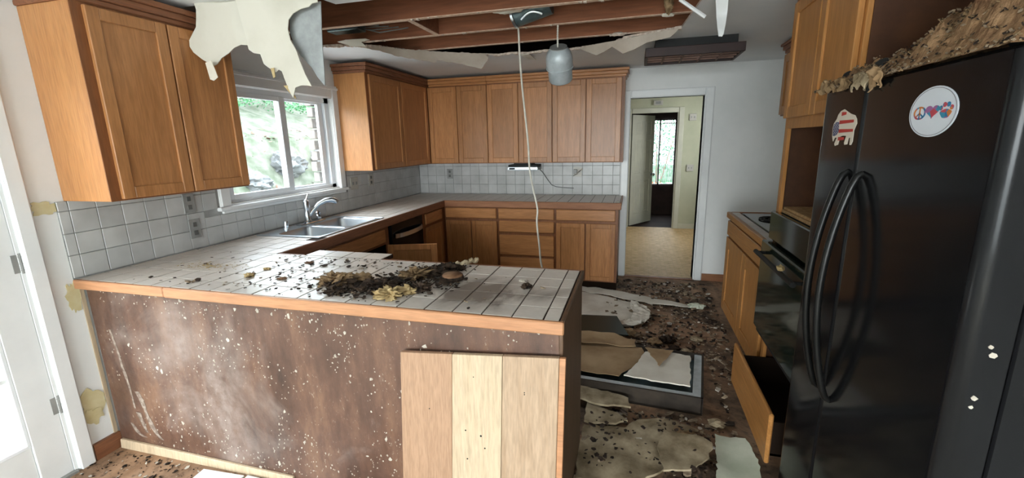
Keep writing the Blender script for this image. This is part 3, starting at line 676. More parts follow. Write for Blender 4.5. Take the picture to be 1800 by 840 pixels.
# ================================================================== CABINETS
def door(parent, o, u, n, w, h, mv, mh, name='door', t=.020, fw=.052, inset=.009):
    """frame-and-panel door. o: lower corner, u: width direction, n: outward normal"""
    o, u, n = Vector(o), Vector(u), Vector(n); zz = Vector((0, 0, 1))
    def pb(mb, a0, a1, z0, z1, d0, d1):
        mb.hexa([o+u*a0+n*d0+zz*z0, o+u*a1+n*d0+zz*z0, o+u*a1+n*d1+zz*z0, o+u*a0+n*d1+zz*z0, o+u*a0+n*d0+zz*z1, o+u*a1+n*d0+zz*z1, o+u*a1+n*d1+zz*z1, o+u*a0+n*d1+zz*z1])
    mb = MB(); pb(mb, 0, fw, 0, h, 0, t); pb(mb, w-fw, w, 0, h, 0, t); pb(mb, fw, w-fw, 0, fw, 0, t-.0004); pb(mb, fw, w-fw, h-fw, h, 0, t-.0004)
    d = obj(name, mb, mv, parent, bevel=.003, origin=o)
    p = MB(); pb(p, fw-.002, w-fw+.002, fw-.002, h-fw+.002, .002, t-inset); obj('door_panel', p, mv, d, origin=o+zz*.01)
    return d
def slab(parent, o, u, n, w, h, mat, name='drawer_front', t=.020):
    o, u, n = Vector(o), Vector(u), Vector(n); zz = Vector((0, 0, 1)); mb = MB()
    mb.hexa([o, o+u*w, o+u*w+n*t, o+n*t, o+zz*h, o+u*w+zz*h, o+u*w+n*t+zz*h, o+n*t+zz*h])
    return obj(name, mb, mat, parent, bevel=.006, origin=o)
XP, YP = Vector((1, 0, 0)), Vector((0, 1, 0)); YN = -YP; XN = -XP
ZU, ZT = 1.287, 2.105
def crown(parent, pts, mat):      # stepped crown along an axis-aligned run: (x0,x1,y0,y1) footprints growing outward
    mb = MB()
    for k, (z0, z1) in enumerate(((2.112, 2.135), (2.135, 2.165), (2.165, 2.19))): mb.box(*pts(k), z0, z1)
    obj('crown_moulding', mb, mat, parent, bevel=.004)
# upper left cabinet
c1 = thing('wall_cabinet', (0, .4, ZU), 'honey oak two door wall cabinet left of the window', 'cabinet', 'oak wall cabinets')
obj('carcass', bx(.0, .308, .035, .770, ZU-.002, 2.112), M['oak_side'], c1, bevel=.002)
obj('face_frame', MB().box(.308, .312, .035, .772, ZU-.002, 2.112), M['oak_frame'], c1)
door(c1, (.312, .075, ZU+.006), YP, XP, .335, ZT-ZU-.01, M['oak_z'], 0); door(c1, (.312, .418, ZU+.006), YP, XP, .345, ZT-ZU-.01, M['oak_z'], 0)
crown(c1, lambda k: (0, .322+.014*k, .025-.012*k, .782+.012*k), M['oak_edge_dark'])
# upper corner cabinet on the left wall
c2 = thing('wall_cabinet', (0, 2.7, ZU), 'oak wall cabinet with pale side panel, right of the window', 'cabinet', 'oak wall cabinets')
obj('carcass', bx(.0, .308, 2.10, D, ZU-.002, 2.112), M['oak_side'], c2, bevel=.002)
obj('face_frame', bx(.308, .312, 2.098, 3.27, ZU-.002, 2.112), M['oak_frame'], c2)
door(c2, (.312, 2.135, ZU+.006), YP, XP, .525, ZT-ZU-.01, M['oak_z'], 0); door(c2, (.312, 2.672, ZU+.006), YP, XP, .555, ZT-ZU-.01, M['oak_z'], 0)
crown(c2, lambda k: (0, .322+.014*k, 2.09-.012*k, D), M['oak_edge_dark'])
# three back wall uppers
ub = [(.330, .662, .668, 1.006, 'leftmost oak wall cabinet on the back wall, beside the corner'), (1.014, 1.348, 1.354, 1.708, 'middle oak wall cabinet on the back wall, behind the hanging cable'), (1.716, 2.052, 2.060, 2.400, 'right oak wall cabinet on the back wall, next to the doorway')]
for k, (a, b_2, c_, d_, lab) in enumerate(ub):
    xa = .31 if k == 0 else (ub[k-1][3]+a)/2; xb = 2.43 if k == 2 else (d_+ub[k+1][0])/2
    u_ = thing('wall_cabinet', ((xa+xb)/2, D, ZU), lab, 'cabinet', 'oak wall cabinets')
    obj('carcass', bx(xa+.0005, xb-.0005, 3.274, D, ZU-.002, 2.112), M['oak_side'], u_); obj('face_frame', bx(xa+.0005, xb-.0005, 3.268, 3.274, ZU-.002, 2.112), M['oak_frame'], u_)
    door(u_, (a, 3.268, ZU+.006), XP, YN, b_2-a, ZT-ZU-.01, M['oak_z'], 0); door(u_, (c_, 3.268, ZU+.006), XP, YN, d_-c_, ZT-ZU-.01, M['oak_z'], 0)
    crown(u_, lambda kk: (xa+.0005+(.03 if k == 0 else 0), xb-.0005+(.012+.012*kk if k == 2 else 0), 3.258-.014*kk, D), M['oak_x'])
# base cabinets: back run
BF = 2.975
def base_back(xa, xb, lab, rows, doors, endp=False):
    u_ = thing('base_cabinet', ((xa+xb)/2, D, 0), lab, 'cabinet', 'oak base cabinets')
    obj('carcass', bx(xa+.0005, xb-.0005, BF+.006, D, .10, .868), M['oak_frame'], u_); obj('face_frame', bx(xa+.0005, xb-.0005, BF, BF+.006, .10, .868), M['oak_frame'], u_)
    obj('toe_kick', bx(xa+.0005, xb-.0005, BF+.07, D, 0, .10), M['void'], u_)
    for (a, b_2, z0, z1) in rows: slab(u_, (a, BF, z0), XP, YN, b_2-a, z1-z0, M['oak_x'])
    for (a, b_2, z0, z1) in doors: door(u_, (a, BF, z0), XP, YN, b_2-a, z1-z0, M['oak_z'], 0, fw=.045)
    return u_
base_back(.58, 1.182, 'oak base cabinet with one drawer above two doors at the inner corner', [(.60, 1.172, .728, .835)], [(.60, .884, .115, .70), (.894, 1.174, .115, .70)])
base_back(1.182, 1.793, 'oak base cabinet with a stack of four drawers', [(1.195, 1.782, .728, .838), (1.20, 1.782, .590, .708), (1.20, 1.782, .345, .560), (1.20, 1.782, .115, .318)], [])
base_back(1.793, 2.412, 'oak base cabinet beside the doorway with one drawer and two doors', [(1.806, 2.385, .728, .838)], [(1.806, 2.092, .115, .70), (2.104, 2.390, .115, .70)])
# sink run
SF = .575
def base_left(ya, yb, lab, open_front=False):
    u_ = thing('base_cabinet', (0, (ya+yb)/2, 0), lab, 'cabinet', 'oak base cabinets')
    return u_
u_ = base_left(.66, 1.835, 'reddish oak sink base with one door swung open')
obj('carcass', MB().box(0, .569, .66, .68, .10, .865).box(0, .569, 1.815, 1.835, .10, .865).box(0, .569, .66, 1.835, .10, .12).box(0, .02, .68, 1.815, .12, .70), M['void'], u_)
obj('face_frame', MB().box(.569, SF, .66, 1.835, .70, .868).box(.569, SF, .66, .70, .10, .70).box(.569, SF, 1.79, 1.835, .10, .70).box(.569, SF, .66, 1.835, .10, .13), M['oak_frame'], u_)
slab(u_, (SF, .80, .72), YP, XP, .96, .11, M['oak_y'], 'false_front')
ang = math.radians(17); ud = Vector((math.cos(ang), math.sin(ang), 0))
door(u_, Vector((SF+.012, 1.795, .12)), ud, Vector((ud.y, -ud.x, 0)), .41, .575, M['oak_z'], 0, 'open_door', fw=.05)
door(u_, (SF, .82, .125), YP, XP, .46, .565, M['oak_z'], 0)
obj('toe_kick', bx(0, .50, .66, 1.835, 0, .10), M['void'], u_)
dw = thing('dishwasher', (.3, 2.13, 0), 'black built in dishwasher with curved steel handle', 'dishwasher')
obj('body', bx(.02, .55, 1.850, 2.43, .10, .862), M['black_matte'], dw); obj('front_door', bx(.55, .595, 1.853, 2.427, .11, .85), M['black_gloss'], dw, bevel=.006)
pts = [(.60+.045*math.sin(PI*k/14)**.6, 1.90+.48*k/14, .745) for k in range(15)]
hm = MB()
for i in range(14):
    a, b_2 = Vector(pts[i]), Vector(pts[i+1]); n_ = (b_2-a).cross(Vector((0, 0, 1))).normalized()*.012; h_ = Vector((0, 0, .018))
    hm.hexa([a-h_, b_2-h_, b_2+n_-h_, a+n_-h_, a+h_, b_2+h_, b_2+n_+h_, a+n_+h_])
obj('handle', hm, M['steel'], dw); obj('toe_kick', bx(.02, .50, 1.85, 2.43, 0, .10), M['black_matte'], dw)
u_ = base_left(2.44, 2.97, 'narrow oak base cabinet between dishwasher and the corner')
obj('carcass', bx(0, .569, 2.435, D, .10, .868), M['oak_frame'], u_); obj('face_frame', bx(.569, SF, 2.435, BF, .10, .868), M['oak_frame'], u_); obj('toe_kick', bx(0, .50, 2.435, D, 0, .10), M['void'], u_)
slab(u_, (SF, 2.50, .728), YP, XP, .385, .107, M['oak_y']); door(u_, (SF, 2.50, .115), YP, XP, .385, .585, M['oak_z'], 0, fw=.045)

# peninsula body
pn = thing('peninsula_cabinet', (1.15, .3, 0), 'peninsula base with scarred brown back panel', 'cabinet')
obj('back_panel', bx(.02, 2.315, .030, .045, .012, .872), M['front'], pn)
obj('end_panel', bx(2.315, 2.330, .030, .60, .012, .885), M['end_panel'], pn, bevel=.002)
obj('carcass', MB().box(.02, 2.315, .045, .60, .10, .866).box(.02, 2.315, .045, .55, .0, .10), M['end_panel'], pn)
obj('bottom_trim', MB().hexa([(.03, .010, 0), (1.10, .016, 0), (1.10, .030, 0), (.03, .030, 0), (.03, .014, .05), (1.10, .016, .042), (1.10, .030, .042), (.03, .030, .05)]), M['plank_pale'], pn, bevel=.003)
obj('bottom_trim', bx(1.10, 2.315, .018, .030, 0, .02), M['plank_pink'], pn)
r_ = random.Random(5)
fk = MB()
for _ in range(1500):
    x = min(2.29, max(.1, r_.gauss(1.0, .5) if r_.random() < .5 else r_.uniform(.1, 2.29))); z = r_.uniform(.03, .86)
    if noise.noise(Vector((x*4, z*4, 2))) < .02 and z < .8: continue
    s = r_.uniform(.0012, .0040)*(2.2 if r_.random() < .10 else 1); k = 5; a0 = r_.uniform(0, 6); ps = [(x+s*r_.uniform(.3, 1.5)*math.cos(a0+i*1.2566), .030, z+s*r_.uniform(.3, 1.9)*math.sin(a0+i*1.2566)) for i in range(k)]
    fk.add(ps+[(a, b_2-.0015, c_) for a, b_2, c_ in ps], [tuple(range(5)), (9, 8, 7, 6, 5)]+[(i, (i+1) % 5, 5+(i+1) % 5, 5+i) for i in range(5)])
obj('paint_flecks', fk, M['chip_light'], pn, kind='stuff')
st = MB()
def streak(pts, wd):
    for i in range(len(pts)-1):
        (x, z), (x2, z2) = pts[i], pts[i+1]; w0, w1 = wd*R.uniform(.5, 1.1), wd*R.uniform(.5, 1.1)
        st.hexa([(x-w0, .030, z), (x+w0, .030, z), (x+w0, .0285, z), (x-w0, .0285, z), (x2-w1, .030, z2), (x2+w1, .030, z2), (x2+w1, .0285, z2), (x2-w1, .0285, z2)])
streak([(.118, .66), (.128, .60), (.14, .54), (.145, .47), (.158, .40), (.165, .33), (.168, .24)], .010)
streak([(.205, .34), (.225, .30), (.235, .25), (.245, .20), (.262, .15), (.285, .11), (.31, .085)], .016); streak([(.185, .22), (.20, .16), (.215, .11)], .018); streak([(.12, .15), (.15, .10), (.19, .08)], .016)
obj('scraped_streaks', st, M['streak'], pn, kind='stuff')

# ================================================================== COUNTERTOP
CT = .914; TT = .007
ctp = thing('countertop', (.3, .3, .868), 'continuous worktop of small off white tiles with wooden edges', 'countertop')
sub = MB().box(0, 2.318, .016, .618, .868, CT-TT+.001)
obj('substrate', MB().box(0, 2.318, .016, .618, .868, CT-.0016).box(.78, 1.265, .618, .742, .892, CT-.0016), M['grout'], ctp)
sb = MB()
sb.box(0, .052, .618, D, .868, CT-.0016).box(.052, .592, .618, 1.030, .868, CT-.0016).box(.552, .592, 1.03, 1.81, .868, CT-.0016).box(.052, .592, 1.80, D, .868, CT-.0016).box(.592, 2.425, 2.95, D, .868, CT-.0016).box(.052, .15, 1.03, 1.8, .868, CT-.0016)
obj('substrate', sb, M['grout'], ctp)
EZ = .870
obj('wood_edge', MB().box(0, .56, -.004, .014, EZ, CT+.001), M['oak_edge_x'], ctp, bevel=.004, origin=(.3, 0, .9))
obj('wood_edge', MB().box(.562, 2.336, -.004, .014, EZ-.002, CT+.001), M['oak_edge_x'], ctp, bevel=.004, origin=(1.3, 0, .9))
obj('end_edge', MB().box(2.320, 2.336, .014, .625, EZ, CT+.001), M['end_panel'], ctp, bevel=.004)
obj('wood_edge', MB().box(1.27, 2.336, .618, .632, EZ, CT+.001).box(.60, .78, .618, .632, EZ, CT+.001), M['oak_edge_dark'], ctp, bevel=.003)
obj('wood_edge', bx(.592, .606, .632, 2.94, EZ-.022, CT+.001), M['oak_edge_dark'], ctp, bevel=.004)
obj('wood_edge', bx(.592, 2.44, 2.936, 2.95, EZ-.022, CT+.001), M['oak_edge_darkx'], ctp, bevel=.004)
obj('wood_edge', bx(2.425, 2.44, 2.95, D, EZ, CT+.001), M['oak_edge_darkx'], ctp, bevel=.003)
def ctile(x0, x1, y0, y1, g=.0026):
    if x1-x0 < .015 or y1-y0 < .015: return
    dz = R.uniform(0, .0012); o = tile_piece('tile', ctp, ((x0+x1)/2+R.uniform(-.0005, .0005), (y0+y1)/2+R.uniform(-.0005, .0005), CT-TT+dz), round(x1-x0-2*g, 3), round(y1-y0-2*g, 3), TT, 'z', M['ctile'], .0012)
    if R.random() < .12: o.rotation_euler = (R.uniform(-.006, .006), R.uniform(-.006, .006), R.uniform(-.01, .01))
TP = .112
ys = [.014, .128, .243, .357, .47, .583, .618]
x = 2.318; first = True
while x > .01:
    xa = max(0, x-(.055 if first else TP)); first = False
    for j in range(len(ys)-1): ctile(xa, x, ys[j], ys[j+1])
    x = xa
for k in range(4): ctile(.785+k*.12, .785+(k+1)*.12, .622, .740)
rows = [.012, .052, .165, .278, .391, .504, .592]
y = .618
while y < 2.94:
    y2 = min(y+TP, 2.95)
    for j in range(len(rows)-1):
        a, b_2 = rows[j], rows[j+1]
        if y < 1.81 and y2 > 1.02 and a > .05-.01 and b_2 < .56 and a >= .052:
            if y < 1.02: ctile(a, b_2, y, 1.022)
            elif y2 > 1.81: ctile(a, b_2, 1.81, y2)
            continue
        if j == 5 and 0.95 < (y+y2)/2 < 1.07: continue          # tile broken out beside the sink
        ctile(a, b_2, y, y2)
    y = y2
# receding back run: tiles a few pixels deep, joined
mbk = MB(); x = .012
while x < 2.42:
    x2 = min(x+TP, 2.425); yy = 2.952
    while yy < D-.01:
        y2 = min(yy+TP, D-.006); mbk.box(x+.002, x2-.002, yy+.002, y2-.002, CT-TT, CT); yy = y2
    x = x2
obj('back_run_tiles', mbk, M['ctile'], ctp, kind='stuff', bevel=.0015)
# bullnose row at peninsula wall side: glue smear
# ================================================================== SINK, FAUCET
sk = thing('sink', (.3, 1.42, CT), 'double bowl stainless steel sink set into tiles', 'sink')
rim = MB(); ZS = CT+.004
X0, X1, Y0, Y1 = .05, .556, 1.022, 1.812
B1 = (.165, .525, 1.065, 1.385); B2 = (.165, .525, 1.425, 1.775)
Xs_ = sorted({X0, X1, B1[0], B1[1]}); Ys_ = sorted({Y0, Y1, B1[2], B1[3], B2[2], B2[3]})
for i in range(len(Xs_)-1):
    for j in range(len(Ys_)-1):
        cx, cy = (Xs_[i]+Xs_[i+1])/2, (Ys_[j]+Ys_[j+1])/2
        if any(b[0] < cx < b[1] and b[2] < cy < b[3] for b in (B1, B2)): continue
        rim.box(Xs_[i], Xs_[i+1], Ys_[j], Ys_[j+1], CT-.001, ZS)
obj('rim', rim, M['steel'], sk)
obj('raised_lip', MB().tube([(X0, Y0, ZS), (X1, Y0, ZS), (X1, Y1, ZS), (X0, Y1, ZS), (X0, Y0, ZS)], .004, 6), M['steel'], sk)
for B in (B1, B2):
    mb = MB(); rings = []
    for (ins, z) in ((0, ZS), (.006, ZS-.012), (.010, CT-.13), (.03, CT-.165), (.10, CT-.172)):
        rg = []; r0 = .05
        for (cx, cy, a0) in ((B[1]-ins-r0, B[3]-ins-r0, 0), (B[0]+ins+r0, B[3]-ins-r0, 90), (B[0]+ins+r0, B[2]+ins+r0, 180), (B[1]-ins-r0, B[2]+ins+r0, 270)):
            for k in range(6): a = math.radians(a0+k*18); rg.append((cx+r0*math.cos(a), cy+r0*math.sin(a), z))
        rings.append(rg)
    n = 24; vs = [p for rg in rings for p in rg]; fs = [(i*n+k, i*n+(k+1) % n, (i+1)*n+(k+1) % n, (i+1)*n+k) for i in range(4) for k in range(n)]+[tuple(4*n+k for k in range(n))]
    # corner fillets between square cut-out and round bowl
    mb.add(vs, fs)
    for q, (cx, cy) in enumerate(((B[1], B[3]), (B[0], B[3]), (B[0], B[2]), (B[1], B[2]))):
        base = len(mb.v); arc = rings[0][q*6:(q+1)*6]; mb.add([(cx, cy, ZS)]+arc, [(0, i+1, i+2) for i in range(5)])
    bw = obj('bowl', mb, M['steel'], sk, smooth=True)
    obj('drain', MB().lathe(((B[0]+B[1])/2, (B[2]+B[3])/2, CT-.1715), [(.04, 0), (.042, .003), (.03, .004), (.001, .001)], 20), M['chrome'], bw, smooth=True)
fa = thing('faucet', (.085, 1.50, ZS), 'chrome single lever faucet with pull out spout', 'faucet')
obj('base_plate', bx(.06, .115, 1.38, 1.66, ZS, ZS+.008), M['chrome'], fa, bevel=.004)
obj('body', MB().lathe((.085, 1.49, ZS+.008), [(.027, 0), (.029, .01), (.023, .02), (.021, .10), (.024, .125), (.023, .165), (.010, .178), (.002, .18)], 20), M['chrome'], fa, smooth=True)
obj('spout', MB().tube([(.088, 1.50, .965), (.105, 1.525, 1.01), (.14, 1.565, 1.06), (.18, 1.60, 1.085), (.215, 1.63, 1.088), (.235, 1.645, 1.078), (.245, 1.652, 1.063)], [.015, .016, .017, .019, .022, .022, .019], 14), M['chrome'], fa, smooth=True)
obj('lever', MB().tube([(.085, 1.49, 1.09), (.087, 1.50, 1.115), (.092, 1.515, 1.150)], [.008, .006, .004], 8), M['chrome'], fa, smooth=True)
sc_ = thing('sink_strainer', (.10, 1.62, ZS), 'round strainer basket leaning behind the faucet spout', 'strainer')
obj('cup', MB().lathe((.092, 1.60, ZS+.048), [(.036, -.004), (.04, 0), (.04, .008), (.034, .012), (.030, .004), (.001, .003)], 20, (1, .5, .25)), M['chrome'], sc_, smooth=True)
for k in range(4): obj('cross_bar', MB().tube([(.098+.03*math.cos(k*PI/4)*-.45, 1.603+.03*math.cos(k*PI/4), ZS+.05+.03*math.sin(k*PI/4)), (.098-.03*math.cos(k*PI/4)*-.45, 1.603-.03*math.cos(k*PI/4), ZS+.05-.03*math.sin(k*PI/4))], .002, 5), M['black_matte'], sc_)
ds = thing('air_gap_cap', (.08, 1.265, ZS), 'small chrome cylinder at the left rear of the sink', 'sink fitting')
obj('cap', MB().lathe((.08, 1.265, ZS), [(.022, 0), (.022, .004), (.017, .006), (.017, .052), (.015, .056), (.001, .057)], 18), M['chrome'], ds, smooth=True); obj('collar', MB().lathe((.08, 1.265, ZS), [(.024, 0), (.024, .005), (.018, .006)], 18), M['steel'], ds)

# under cabinet radio / light unit and its cord
rd = thing('under_cabinet_radio', (1.35, 3.42, 1.23), 'flat silver fronted radio hung under the back wall cabinets', 'radio')
obj('case', bx(1.20, 1.53, 3.36, D-.012, 1.232, 1.262), M['black_matte'], rd, bevel=.004); obj('front_bezel', bx(1.195, 1.535, 3.345, 3.36, 1.205, 1.240), M['steel'], rd, bevel=.004)
obj('bottom_plate', bx(1.2, 1.53, 3.36, D-.012, 1.206, 1.232), M['plate_grey'], rd); obj('display', bx(1.215, 1.28, 3.342, 3.346, 1.212, 1.230), M['slot'], rd)
obj('mounting_bracket', bx(1.26, 1.46, 3.38, D-.02, 1.262, 1.2845), M['black_matte'], rd)
cd = tag(obj('power_cord', MB().tube([(1.52, 3.45, 1.22), (1.56, 3.50, 1.17), (1.61, 3.545, 1.08), (1.65, 3.56, 1.025), (1.70, 3.56, 1.005), (1.78, 3.56, .995), (1.9, 3.56, .99)], .004, 6), M['cord'], smooth=True), 'thin grey cord drooping from the radio across backsplash', 'cord')

# ================================================================== RIGHT SIDE
RX = 3.315
rb = thing('cooktop_cabinet', (3.65, 1.9, 0), 'golden oak base cabinet holding the black cooktop on the right', 'cabinet')
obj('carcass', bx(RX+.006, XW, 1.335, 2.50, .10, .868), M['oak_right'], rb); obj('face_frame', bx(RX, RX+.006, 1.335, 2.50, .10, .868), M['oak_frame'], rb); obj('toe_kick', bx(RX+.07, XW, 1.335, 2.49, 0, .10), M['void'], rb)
slab(rb, (RX, 1.36, .735), YP, XN, 1.12, .12, M['oak_right_y'], 'drawer_front')
door(rb, (RX, 1.36, .11), YP, XN, .550, .61, M['oak_right'], 0, fw=.09); door(rb, (RX, 1.92, .11), YP, XN, .560, .61, M['oak_right'], 0, fw=.09)
rt_ = thing('cooktop_counter', (3.65, 1.9, .868), 'short worktop with wooden edge around the black cooktop', 'countertop')
obj('substrate', bx(RX+.005, XW, 1.335, 2.505, .869, .905), M['grout'], rt_); obj('wood_edge', bx(RX-.025, RX+.005, 1.335, 2.52, .870, .916), M['oak_right_y'], rt_, bevel=.004); obj('end_edge', bx(RX+.005, XW, 2.505, 2.52, .870, .916), M['oak_edge_darkx'], rt_, bevel=.003)
for k in range(10):
    y = 1.34+k*.1165; tile_piece('tile', rt_, (RX+.035, y+.058, .905), .056, .112, .008, 'z', M['ctile'], .002)
ck = thing('cooktop', (3.65, 1.95, .905), 'black glass electric cooktop in the right worktop', 'cooktop')
obj('glass_top', bx(RX+.068, XW-.06, 1.42, 2.44, .905, .918), M['black_glass'], ck, bevel=.004)
for (x, y, r) in ((3.55, 1.68, .09), (3.55, 2.15, .11), (3.80, 1.68, .10), (3.80, 2.15, .08)):
    mb = MB()
    for k in range(3): mb.tube([(x+(r-.03*k)*math.cos(a*PI/12), y+(r-.03*k)*math.sin(a*PI/12), .924) for a in range(25)], .005, 6, False)
    obj('burner_coil', mb, M['black_matte'], ck)
# small upper
su = thing('wall_cabinet', (3.8, 2.0, 1.66), 'small oak wall cabinet above the cooktop at right', 'cabinet', 'oak wall cabinets')
obj('carcass', bx(3.645, XW, 1.30, 2.66, 1.662, 2.125), M['oak_right'], su); obj('face_frame', bx(3.640, 3.645, 1.30, 2.66, 1.662, 2.125), M['oak_frame'], su)
door(su, (3.640, 2.02, 1.672), YP, XN, .615, .44, M['oak_right'], 0, fw=.06); door(su, (3.640, 1.36, 1.672), YP, XN, .64, .44, M['oak_right'], 0, fw=.06)
mb = MB()
for k, (z0, z1) in enumerate(((2.125, 2.15), (2.15, 2.18), (2.18, 2.20))): mb.box(3.63-.014*k, XW, 1.30, 2.67+.014*k, z0, z1)
obj('crown_moulding', mb, M['oak_edge_dark'], su, bevel=.004)
# tall oven cabinet
TY0, TY1 = .545, 1.295
tc = thing('oven_cabinet', (3.65, .92, 0), 'tall oak cabinet with empty niche above the black oven', 'cabinet')
obj('side_panel', bx(RX, XW, TY1-.012, TY1, .10, 2.19), M['oak_right'], tc)
obj('side_lining', bx(RX, XW-.02, TY1-.018, TY1-.012, .10, 2.19), M['brown_panel'], tc)
obj('side_panel', bx(RX, XW, TY0, TY0+.018, .10, 2.19), M['brown_panel'], tc)
obj('back', bx(XW-.02, XW, TY0, TY1, .10, 2.19), M['brown_panel'], tc)
obj('shelf', MB().box(RX+.01, XW, TY0+.018, TY1-.018, 1.56, 1.585), M['oak_right'], tc)
obj('broken_shelf', MB().box(RX+.01, XW, TY0+.018, TY1-.018, 1.118, 1.14).box(RX-.004, RX+.05, .78, 1.26, 1.112, 1.128), M['particle'], tc, bevel=.003)
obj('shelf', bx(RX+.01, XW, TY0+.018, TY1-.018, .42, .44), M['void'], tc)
obj('face_frame', MB().box(RX-.018, RX, TY0, TY0+.045, .10, 2.19).box(RX-.018, RX, TY1-.045, TY1, .10, 2.19).box(RX-.018, RX, TY0+.045, TY1-.045, 1.545, 1.60).box(RX-.018, RX, TY0+.045, TY1-.045, .40, .44).box(RX-.018, RX, TY0+.045, TY1-.045, 2.12, 2.19), M['oak_right'], tc, bevel=.002)
door(tc, (RX-.018, TY0+.02, 1.597), YP, XN, .35, .545, M['oak_right'], 0, fw=.055); door(tc, (RX-.018, TY0+.378, 1.597), YP, XN, .355, .545, M['oak_right'], 0, fw=.055)
obj('toe_kick', bx(RX+.06, XW, TY0, TY1, 0, .10), M['void'], tc)
dr = MB(); DX = 3.150
slab(tc, (DX+.02, .558, .085), YP, XN, .722, .245, M['oak_right_y'], 'open_drawer_front')
obj('drawer_box', MB().box(DX+.02, RX+.3, .60, .612, .10, .27).box(DX+.02, RX+.3, 1.238, 1.25, .10, .27).box(DX+.02, RX+.3, .60, 1.25, .10, .112), M['void'], tc)
mb = MB()
for k, (z0, z1) in enumerate(((2.15, 2.17), (2.17, 2.19), (2.19, 2.21))): mb.box(RX-.022-.014*k, XW, TY0, TY1+.01+.012*k, z0, z1)
obj('crown_moulding', mb, M['oak_edge_dark'], tc, bevel=.004)
# oven
ov = thing('wall_oven', (3.6, .92, .44), 'black glass wall oven built into the tall cabinet', 'oven')
obj('body', bx(RX-.01, XW-.05, TY0+.05, TY1-.05, .442, 1.11), M['black_matte'], ov)
obj('control_panel', bx(RX-.045, RX-.0185, TY0+.025, TY1-.012, .965, 1.115), M['oven_green'], ov, bevel=.005)
obj('oven_door', bx(RX-.075, RX-.0185, TY0+.025, TY1-.012, .455, .955), M['oven_green'], ov, bevel=.006)
obj('vent_strip', bx(RX-.06, RX-.0185, TY0+.03, TY1-.02, .425, .45), M['black_matte'], ov)
hb = MB().tube([(RX-.115, TY0+.08, .90), (RX-.115, TY1-.07, .90)], .012, 12)
for y in (TY0+.11, TY1-.10): hb.tube([(RX-.076, y, .90), (RX-.115, y, .90)], .009, 8)
obj('door_handle', hb, M['black_matte'], ov, smooth=True)
tag(obj('foam_scrap', lump((RX-.115, .80, .926), .016, .030, .014, 4, .5, 2), M['foam'], smooth=True), 'small yellow foam scrap caught on the oven handle', 'debris')

# fridge
FX, FY0, FY1, FZ = 3.17, -.375, .46, 1.655; FS = .158
fr = thing('refrigerator', (3.55, .04, 0), 'large glossy black side by side refrigerator at the right edge', 'refrigerator')
def rounded_door(y0, y1, z0, z1, r0, r1, x0=FX, x1=FX+.078):
    """plan outline with rounded front vertical edges"""
    P = [(x1, y0)]
    for k in range(9): a = math.radians(270-k*90/8); P.append((x0+r0+r0*math.cos(a) if 0 else x0+r0-r0*math.sin(math.radians(k*90/8)), y0+r0-r0*math.cos(math.radians(k*90/8))))
    for k in range(9): P.append((x0+r1-r1*math.cos(math.radians(k*90/8)), y1-r1+r1*math.sin(math.radians(k*90/8))))
    P.append((x1, y1)); n = len(P); rb_ = .008
    mb = MB(); Z = [z0, z0+rb_, z1-rb_, z1]; cx, cy = (x0+x1)/2, (y0+y1)/2; vs = []
    for i, z in enumerate(Z):
        for (x, y) in P:
            s = rb_ if i in (0, 3) else 0
            vs.append((x+(s if x < cx else 0), y+(s if y < cy else -s), z))
    fs = [(i*n+k, i*n+(k+1) % n, (i+1)*n+(k+1) % n, (i+1)*n+k) for i in range(3) for k in range(n)]+[tuple(range(n)), tuple(3*n+k for k in range(n))]
    return mb.add(vs, fs)
obj('body', bx(FX+.092, 3.93, FY0+.012, FY1-.012, .03, FZ-.012), M['black_gloss'], fr, bevel=.004)
obj('door_gasket', bx(FX+.078, FX+.092, FY0+.02, FY1-.02, .10, FZ-.02), M['black_matte'], fr)
obj('fridge_door', rounded_door(FY0, FS-.003, .09, FZ, .026, .012), M['black_gloss'], fr, smooth=True)
obj('freezer_door', rounded_door(FS+.003, FY1, .09, FZ, .012, .030), M['black_gloss'], fr, smooth=True)
obj('kick_grille', bx(FX+.04, FX+.09, FY0+.02, FY1-.02, .01, .085), M['black_matte'], fr)
obj('hinge_cover', bx(FX+.02, FX+.12, FY0+.015, FY0+.08, FZ, FZ+.02), M['black_matte'], fr, bevel=.006)
for y, dy in ((FS-.045, 0), (FS+.045, 0)):
    pts = []; n = 24
    for k in range(n+1):
        s = k/n; pts.append((FX-.012-.055*math.sin(PI*s)**.8, y, 1.39-.70*s))
    pts = [(FX+.002, y, 1.40)]+pts+[(FX+.002, y, .68)]
    obj('handle', MB().tube(pts, [.009]+[.0105]*(n+1)+[.009], 10), M['black_satin'], fr, smooth=True)
# paint chips on the fridge side
fc = MB()
for (y, z, s, x) in ((FY0-.001, 1.088, .008, 3.222), (FY0-.001, 1.105, .005, 3.215), (FY0-.001, .995, .006, 3.207), (FY0-.001, .975, .005, 3.205)):
    fc.prism([(x+s*math.cos(a)*R.uniform(.6, 1.2), y, z+s*math.sin(a)*R.uniform(.6, 1.2)) for a in (0, 1, 2, 3, 4, 5)], (0, .0015, 0))
obj('plaster_speck', fc, M['chip_light'], fr, kind='stuff')
